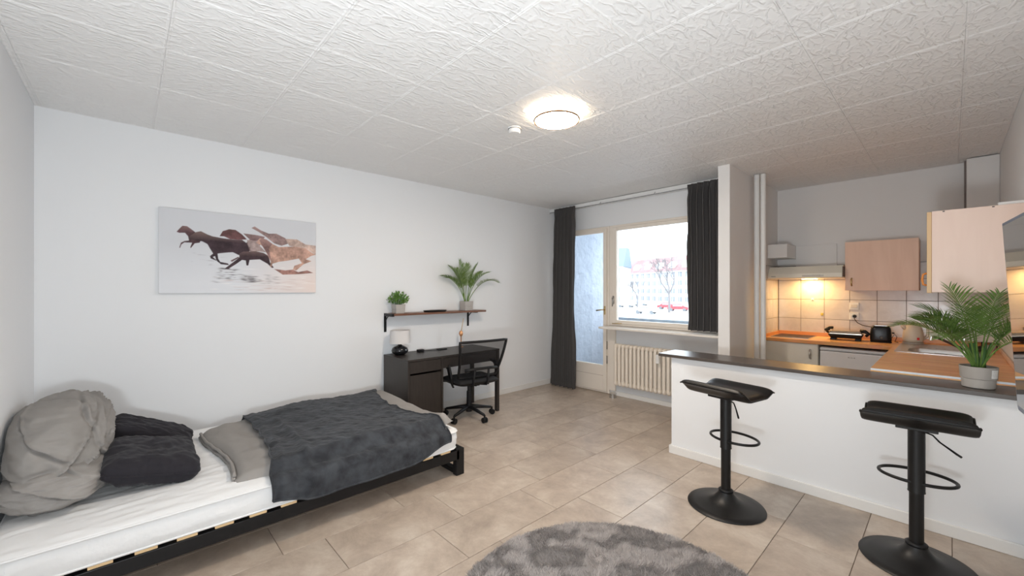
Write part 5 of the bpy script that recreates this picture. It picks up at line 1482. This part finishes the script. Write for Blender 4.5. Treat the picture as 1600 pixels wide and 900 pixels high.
FR = [  # azimuth, lift, length, droop, leaflet length
    (R(196), R(72), 0.40, R(66), 0.15), (R(208), R(68), 0.40, R(58), 0.15), (R(186), R(78), 0.44, R(60), 0.15), (R(218), R(74), 0.42, R(75), 0.14),
    (R(222), R(70), 0.42, R(55), 0.15), (R(192), R(64), 0.38, R(46), 0.14),
    (R(230), R(82), 0.50, R(30), 0.15), (R(262), R(76), 0.46, R(60), 0.14), (R(290), R(80), 0.48, R(35), 0.14), (R(170), R(62), 0.46, R(85), 0.14),
    (R(325), R(74), 0.42, R(75), 0.13), (R(350), R(78), 0.42, R(85), 0.13), (R(15), R(80), 0.42, R(75), 0.13), (R(60), R(76), 0.44, R(55), 0.14),
    (R(100), R(74), 0.44, R(75), 0.14), (R(140), R(70), 0.46, R(75), 0.14), (R(310), R(60), 0.40, R(85), 0.12), (R(245), R(60), 0.42, R(85), 0.13)]
for k, (az, lift, L, dr_, ll) in enumerate(FR):
    frond(t, (0.02 * math.cos(az), 0.02 * math.sin(az), 0.12), az, lift, L, dr_, 27, 0.0058, ll * 1.1, LEAF if k % 3 else LEAF2, 0.40, 40 + k, 0.005, xmax=0.192)

# ------------------------------------------------------------------ bar stools
def bar_stool(label, loc, rz, seat_z, group='bar stools at the half wall'):
    t = thing('bar_stool', label, 'bar stool', loc, rz, group)
    bm = bmesh.new()
    lathe(bm, [(0, 0), (0.232, 0), (0.236, 0.004), (0.232, 0.010), (0.19, 0.016), (0.12, 0.030), (0.075, 0.052), (0.048, 0.085), (0.040, 0.105), (0.038, 0.105), (0, 0.10)], n=64)
    build('base', bm, MATBLK, t, smooth=True, angle=60)
    bm = bmesh.new(); lathe(bm, [(0.030, 0.096), (0.044, 0.098), (0.046, 0.108), (0.036, 0.116), (0.030, 0.116)], n=32)
    build('collar', bm, BLACKP, t, smooth=True)
    bm = bmesh.new(); tube(bm, [(0, 0, 0.10), (0, 0, 0.42)], 0.0295, 28); build('lower_tube', bm, MATBLK, t, smooth=True, angle=50)
    bm = bmesh.new(); tube(bm, [(0, 0, seat_z - 0.36), (0, 0, seat_z - 0.352), (0, 0, seat_z - 0.02)], [0.036, 0.0345, 0.0345], 28); build('upper_tube', bm, MATBLK, t, smooth=True, angle=50)
    bm = bmesh.new(); rz_ = seat_z - 0.31
    ring_tube(bm, (0.0, 0.095, rz_), 0.155, 0.115, 0.0085, 56, 10)
    build('footrest', bm, MATBLK, t, smooth=True)
    bm = bmesh.new(); tube(bm, [(0.02, 0, seat_z - 0.035), (0.06, -0.01, seat_z - 0.045), (0.085, -0.03, seat_z - 0.07), (0.14, -0.10, seat_z - 0.095), (0.155, -0.12, seat_z - 0.10)], [0.004, 0.004, 0.004, 0.0055, 0.0055], 8)
    build('lever', bm, MATBLK, t, smooth=True)
    bm = bmesh.new(); box(bm, -0.08, 0.08, -0.08, 0.08, seat_z - 0.02, seat_z - 0.006); build('seat_plate', bm, MATBLK, t, bevel=0.003)
    def prof(v):
        # cross-section from near lip (0) to far lip (1)
        y = -0.185 + 0.37 * v
        z = 0.060 * ss(0.28, 0.0, v) + 0.030 * ss(0.74, 1.0, v)
        return y, z
    def side(u, v, top):
        y, z = prof(v)
        x = (2 * u - 1) * 0.215
        e = max(0.0, 1 - abs(2 * u - 1) ** 10) ** 0.5 * max(0.0, 1 - abs(2 * v - 1) ** 14) ** 0.5
        th = 0.040 * e
        return (x, y, seat_z + z + (th if top else 0.0) * 0.9 - (0.006 * e if not top else 0))
    grid_mesh('seat_cushion', 40, 40, lambda u, v: side(u, v, True), LEATHER, t)
    grid_mesh('seat_shell', 40, 40, lambda u, v: side(u, v, False), LEATHER, t)
    bm = bmesh.new()
    for u in (0.003, 0.997):
        tube(bm, [side(u, k / 20, True) for k in range(21)], 0.005, 6)
    for v in (0.002, 0.998):
        tube(bm, [side(k / 20, v, True) for k in range(21)], 0.005, 6)
    build('seam_piping', bm, LEATHER, t, smooth=True)
    return t
bar_stool('black adjustable bar stool at the left end of the half wall', (-1.03, 2.93, 0.0005), R(-12), 0.748)
bar_stool('black adjustable bar stool in front of the palm, right stool nearer the camera', (-0.123, 3.05, 0.0005), R(2), 0.740)

# ------------------------------------------------------------------ television on the right wall
tvr = thing('television', 'flat black television on the right wall reflecting the kitchen', 'television', (0.134, 1.895, 1.10))
tvr.rotation_euler = (0, R(-3.1), R(5.2))
# local: -y runs toward the viewer along the screen, -x is the screen normal, z up
bm = bmesh.new()
def oct_(x0, x1, y0, y1, z0, z1, c):
    P_ = [(y1, z0 + c), (y1, z1), (y0, z1), (y0, z0), (y1 - c, z0)]
    a = [bm.verts.new((x0, y, z)) for y, z in P_]; b = [bm.verts.new((x1, y, z)) for y, z in P_]
    bm.faces.new(a); bm.faces.new(list(reversed(b)))
    for k in range(len(P_)): bm.faces.new((a[k], a[(k + 1) % len(P_)], b[(k + 1) % len(P_)], b[k]))
oct_(0.0, 0.030, -0.95, 0.0, 0.0, 0.547, 0.010)
build('housing', bm, TVB, tvr, bevel=0.002)
bm = bmesh.new(); box(bm, -0.0008, 0.0, -0.942, -0.010, 0.016, 0.538); build('screen', bm, TVG, tvr)
bm = bmesh.new(); box(bm, 0.0305, 0.060, -0.70, -0.25, 0.10, 0.40); box(bm, 0.060, 0.150, -0.52, -0.44, 0.22, 0.30); build('wall_mount', bm, BLACKM, tvr)

# ------------------------------------------------------------------ outside: balcony, street and houses
BL = mat('blue_grey_render', (0.42, 0.47, 0.55), 0.9, bump=(12, 0.8, 0.03), vary=(5, 0.14))
bal = thing('balcony', 'balcony outside with blue-grey rendered side wall and parapet', 'balcony', (-2.8, 5.6, 0.0))
d0 = Vector(bal.location)
o = bx('side_wall', BL, bal, -4.25, -4.03, WB + T, 6.22, -0.1, 2.9); o.location = -d0
o = bx('slab', mat('balcony_concrete', (0.5, 0.5, 0.5), 0.9), bal, -4.25, KL - 0.12, WB + T, 6.22, -0.22, -0.02); o.location = -d0
o = bx('parapet', mat('parapet_panel', (0.36, 0.43, 0.50), 0.7), bal, -4.03, KL - 0.12, 6.19, 6.22, -0.02, 0.914); o.location = -d0
o = bx('handrail', mat('rail_paint', (0.42, 0.49, 0.56), 0.5), bal, -4.03, KL - 0.12, 6.17, 6.24, 0.915, 0.975, bevel=0.005); o.location = -d0
GZ = -3.0
gs = struct(bx('street', mat('street_asphalt', (0.50, 0.53, 0.56), 0.9, vary=(0.15, 0.3)), None, -260, 60, 8, 330, GZ - 0.5, GZ), None)
FAC = mat('pale_facade', (0.60, 0.58, 0.57), 0.9)
ROOFR = mat('red_tile_roof', (0.30, 0.17, 0.17), 0.9, vary=(0.3, 0.3))
ROOFB = mat('slate_roof', (0.14, 0.19, 0.25), 0.8)
WINM = mat('far_window', (0.20, 0.23, 0.27), 0.3)
def building(label, p0, p1, z_eave, z_ridge, depth, floors, nwin, roof_m, dormers=0, fac=FAC, ground=True):
    """facade runs from p0 to p1 (left to right as seen from the flat)"""
    a, b = Vector((*p0, 0)), Vector((*p1, 0))
    L = (b - a).length; rz = math.atan2(b.y - a.y, b.x - a.x)
    t = thing('apartment_building', label, 'building', (a.x, a.y, GZ), rz, 'houses across the street')
    H_ = z_eave - GZ
    bx('facade', fac, t, 0, L, 0, depth, 0, H_)
    bm = bmesh.new()
    v = [bm.verts.new(p) for p in ((-0.4, -0.5, H_ + 0.01), (L + 0.4, -0.5, H_ + 0.01), (L + 0.4, depth, H_ + 0.01), (-0.4, depth, H_ + 0.01), (-0.4, depth * 0.35, z_ridge - GZ), (L + 0.4, depth * 0.35, z_ridge - GZ), (L + 0.4, depth * 0.7, z_ridge - GZ), (-0.4, depth * 0.7, z_ridge - GZ))]
    for f in ((0, 1, 5, 4), (1, 2, 6, 5), (2, 3, 7, 6), (3, 0, 4, 7), (4, 5, 6, 7), (3, 2, 1, 0)): bm.faces.new([v[i] for i in f])
    build('roof', bm, roof_m, t)
    fh = H_ / floors
    ww = L / nwin
    bm = bmesh.new(); box(bm, -ww * 0.24, ww * 0.24, -0.12, 0.25, 0, fh * 0.58); bmesh.ops.recalc_face_normals(bm, faces=bm.faces)
    me = bpy.data.meshes.new('window'); bm.to_mesh(me); bm.free(); me.materials.append(WINM)
    bm = bmesh.new(); box(bm, -ww * 0.32, ww * 0.32, -0.16, -0.0, -0.3, -0.05); box(bm, -ww * 0.02, ww * 0.02, -0.17, -0.121, 0, fh * 0.58); bmesh.ops.recalc_face_normals(bm, faces=bm.faces)
    mf = bpy.data.meshes.new('window_frame'); bm.to_mesh(mf); bm.free(); mf.materials.append(FAC)
    for f in range(floors):
        for k in range(nwin):
            w = bpy.data.objects.new('window', me); COL.objects.link(w); w.parent = t; w.location = ((k + 0.5) * ww, 0, f * fh + fh * 0.25)
            g = bpy.data.objects.new('window_frame', mf); COL.objects.link(g); g.parent = w
    for k in range(dormers):
        x = (k + 0.5) * L / dormers
        bm = bmesh.new(); hh = (z_ridge - z_eave) * 0.62; w_ = L / dormers * 0.24
        vv = [bm.verts.new(p) for p in ((x - w_, 0.6, H_ + 0.05), (x + w_, 0.6, H_ + 0.05), (x + w_, 0.6, H_ + hh * 0.7), (x, 0.6, H_ + hh), (x - w_, 0.6, H_ + hh * 0.7))]
        vb = [bm.verts.new((q.co.x, depth * 0.3, q.co.z)) for q in vv]
        bm.faces.new(vv); bm.faces.new(list(reversed(vb)))
        for q in range(5): bm.faces.new((vv[q], vv[(q + 1) % 5], vb[(q + 1) % 5], vb[q]))
        build('dormer', bm, FAC, t)
    bx('cornice', FAC, t, -0.3, L + 0.3, -0.45, -0.01, H_ - 0.35, H_)
    return t
# positions follow the sight lines through the window pane
building('long pale apartment block with red tiled roof and dormers across the street', (-88, 140), (-48, 122), 7.4, 12.6, 14, 4, 14, ROOFR, 7)
building('pale corner building with slate mansard roof, left in the window view', (-81, 108), (-69.5, 112), 8.6, 14.8, 12, 4, 4, ROOFB, 1)
t = thing('tower_block', 'tall pale residential tower behind the slate-roofed corner building', 'building', (-118, 185, GZ), R(10))
bx('tower_shaft', mat('pale_tower', (0.62, 0.60, 0.61), 0.9), t, -6, 6, -6, 6, 0, 33)  # plain pale grey, one tone all over
bx('tower_head', mat('pale_tower', (0.62, 0.60, 0.61), 0.9), t, -4.5, 4.5, -4.5, 4.5, 33.01, 37)
for f in range(9):
    bx('window_band', WINM, t, -4.6, 4.6, -6.1, -6.001, 3 + f * 3.3, 3.5 + f * 3.3)
# bare street trees
BARK = mat('bare_bark', (0.16, 0.15, 0.15), 0.9)
def tree(label, x, y, h, seed):
    t = thing('street_tree', label, 'tree', (x, y, GZ), 0, 'bare street trees')
    rnd = random.Random(seed); bm = bmesh.new(); bt = bmesh.new()
    def br(p, d, L, r, lv, target):
        q = p + d * L
        tube(target, [p, (p + q) / 2 + Vector((rnd.uniform(-.05, .05) * L,) * 3), q], [r, r * 0.8, r * 0.6], 5)
        if lv == 0: return
        for k in range(3 if lv > 1 else 3):
            nd = (d + Vector((rnd.uniform(-.75, .75), rnd.uniform(-.75, .75), rnd.uniform(-.2, .5)))).normalized()
            br(q, nd, L * rnd.uniform(.6, .85), r * 0.6, lv - 1, bm)
    br(Vector((0, 0, 0)), Vector((0, 0, 1)), h * 0.3, h * 0.022, 5, bt)
    build('trunk', bt, BARK, t); o = build('branches', bm, BARK, t); o['kind'] = 'stuff'
tree('leafless street tree before the slate-roofed corner building', -52, 72, 10, 2)
tree('leafless street tree at right of window view before the red-roofed block', -37, 76, 12, 5)
tree('leafless street tree in the middle of the window view', -46, 80, 8, 9)
def car(label, x, y, rz, col, name='car'):
    t = thing(name, label, 'car', (x, y, GZ), rz, 'cars in the street')
    bm = bmesh.new()
    prof = [(-2.1, 0.35), (-2.1, 0.85), (-1.5, 0.95), (-0.9, 1.42), (0.7, 1.45), (1.3, 0.98), (2.0, 0.85), (2.1, 0.4)]
    a = [bm.verts.new((x_, -0.85, z)) for x_, z in prof]; b = [bm.verts.new((x_, 0.85, z)) for x_, z in prof]
    bm.faces.new(a); bm.faces.new(list(reversed(b)))
    for k in range(len(prof)): bm.faces.new((a[k], a[(k + 1) % 8], b[(k + 1) % 8], b[k]))
    build('body', bm, col, t, bevel=0.06)
    bm = bmesh.new(); box(bm, -0.95, 0.95, -0.87, 0.87, 0.98, 1.32); build('side_windows', bm, mat('car_glass', (0.25, 0.3, 0.35), 0.2), t, bevel=0.05)
    for wx in (-1.3, 1.3):
        for wy in (-0.80, 0.80):
            bm = bmesh.new(); tube(bm, [(wx, wy - 0.1, 0.33), (wx, wy + 0.1, 0.33)], 0.33, 14); build('wheel', bm, mat('tyre_grey', (0.14, 0.15, 0.16), 0.7), t)
CW, CR, CG = mat('car_white', (0.8, 0.8, 0.82), 0.3), mat('car_red', (0.65, 0.05, 0.06), 0.3), mat('car_grey', (0.3, 0.33, 0.36), 0.3)
car('red car on the street, left one of the two red cars', -44.1, 89.8, R(12), CR)
car('red car on the street, right one of the two red cars', -38.6, 83.5, R(12), CR)
car('white car parked at the left of the window view', -56.0, 91.9, R(10), CW)
car('grey car on the street behind the leftmost white car', -57.8, 101.9, R(10), CG)
car('white car at the bottom of the window view, nearest to the balcony rail', -38.5, 70.0, R(8), CW)
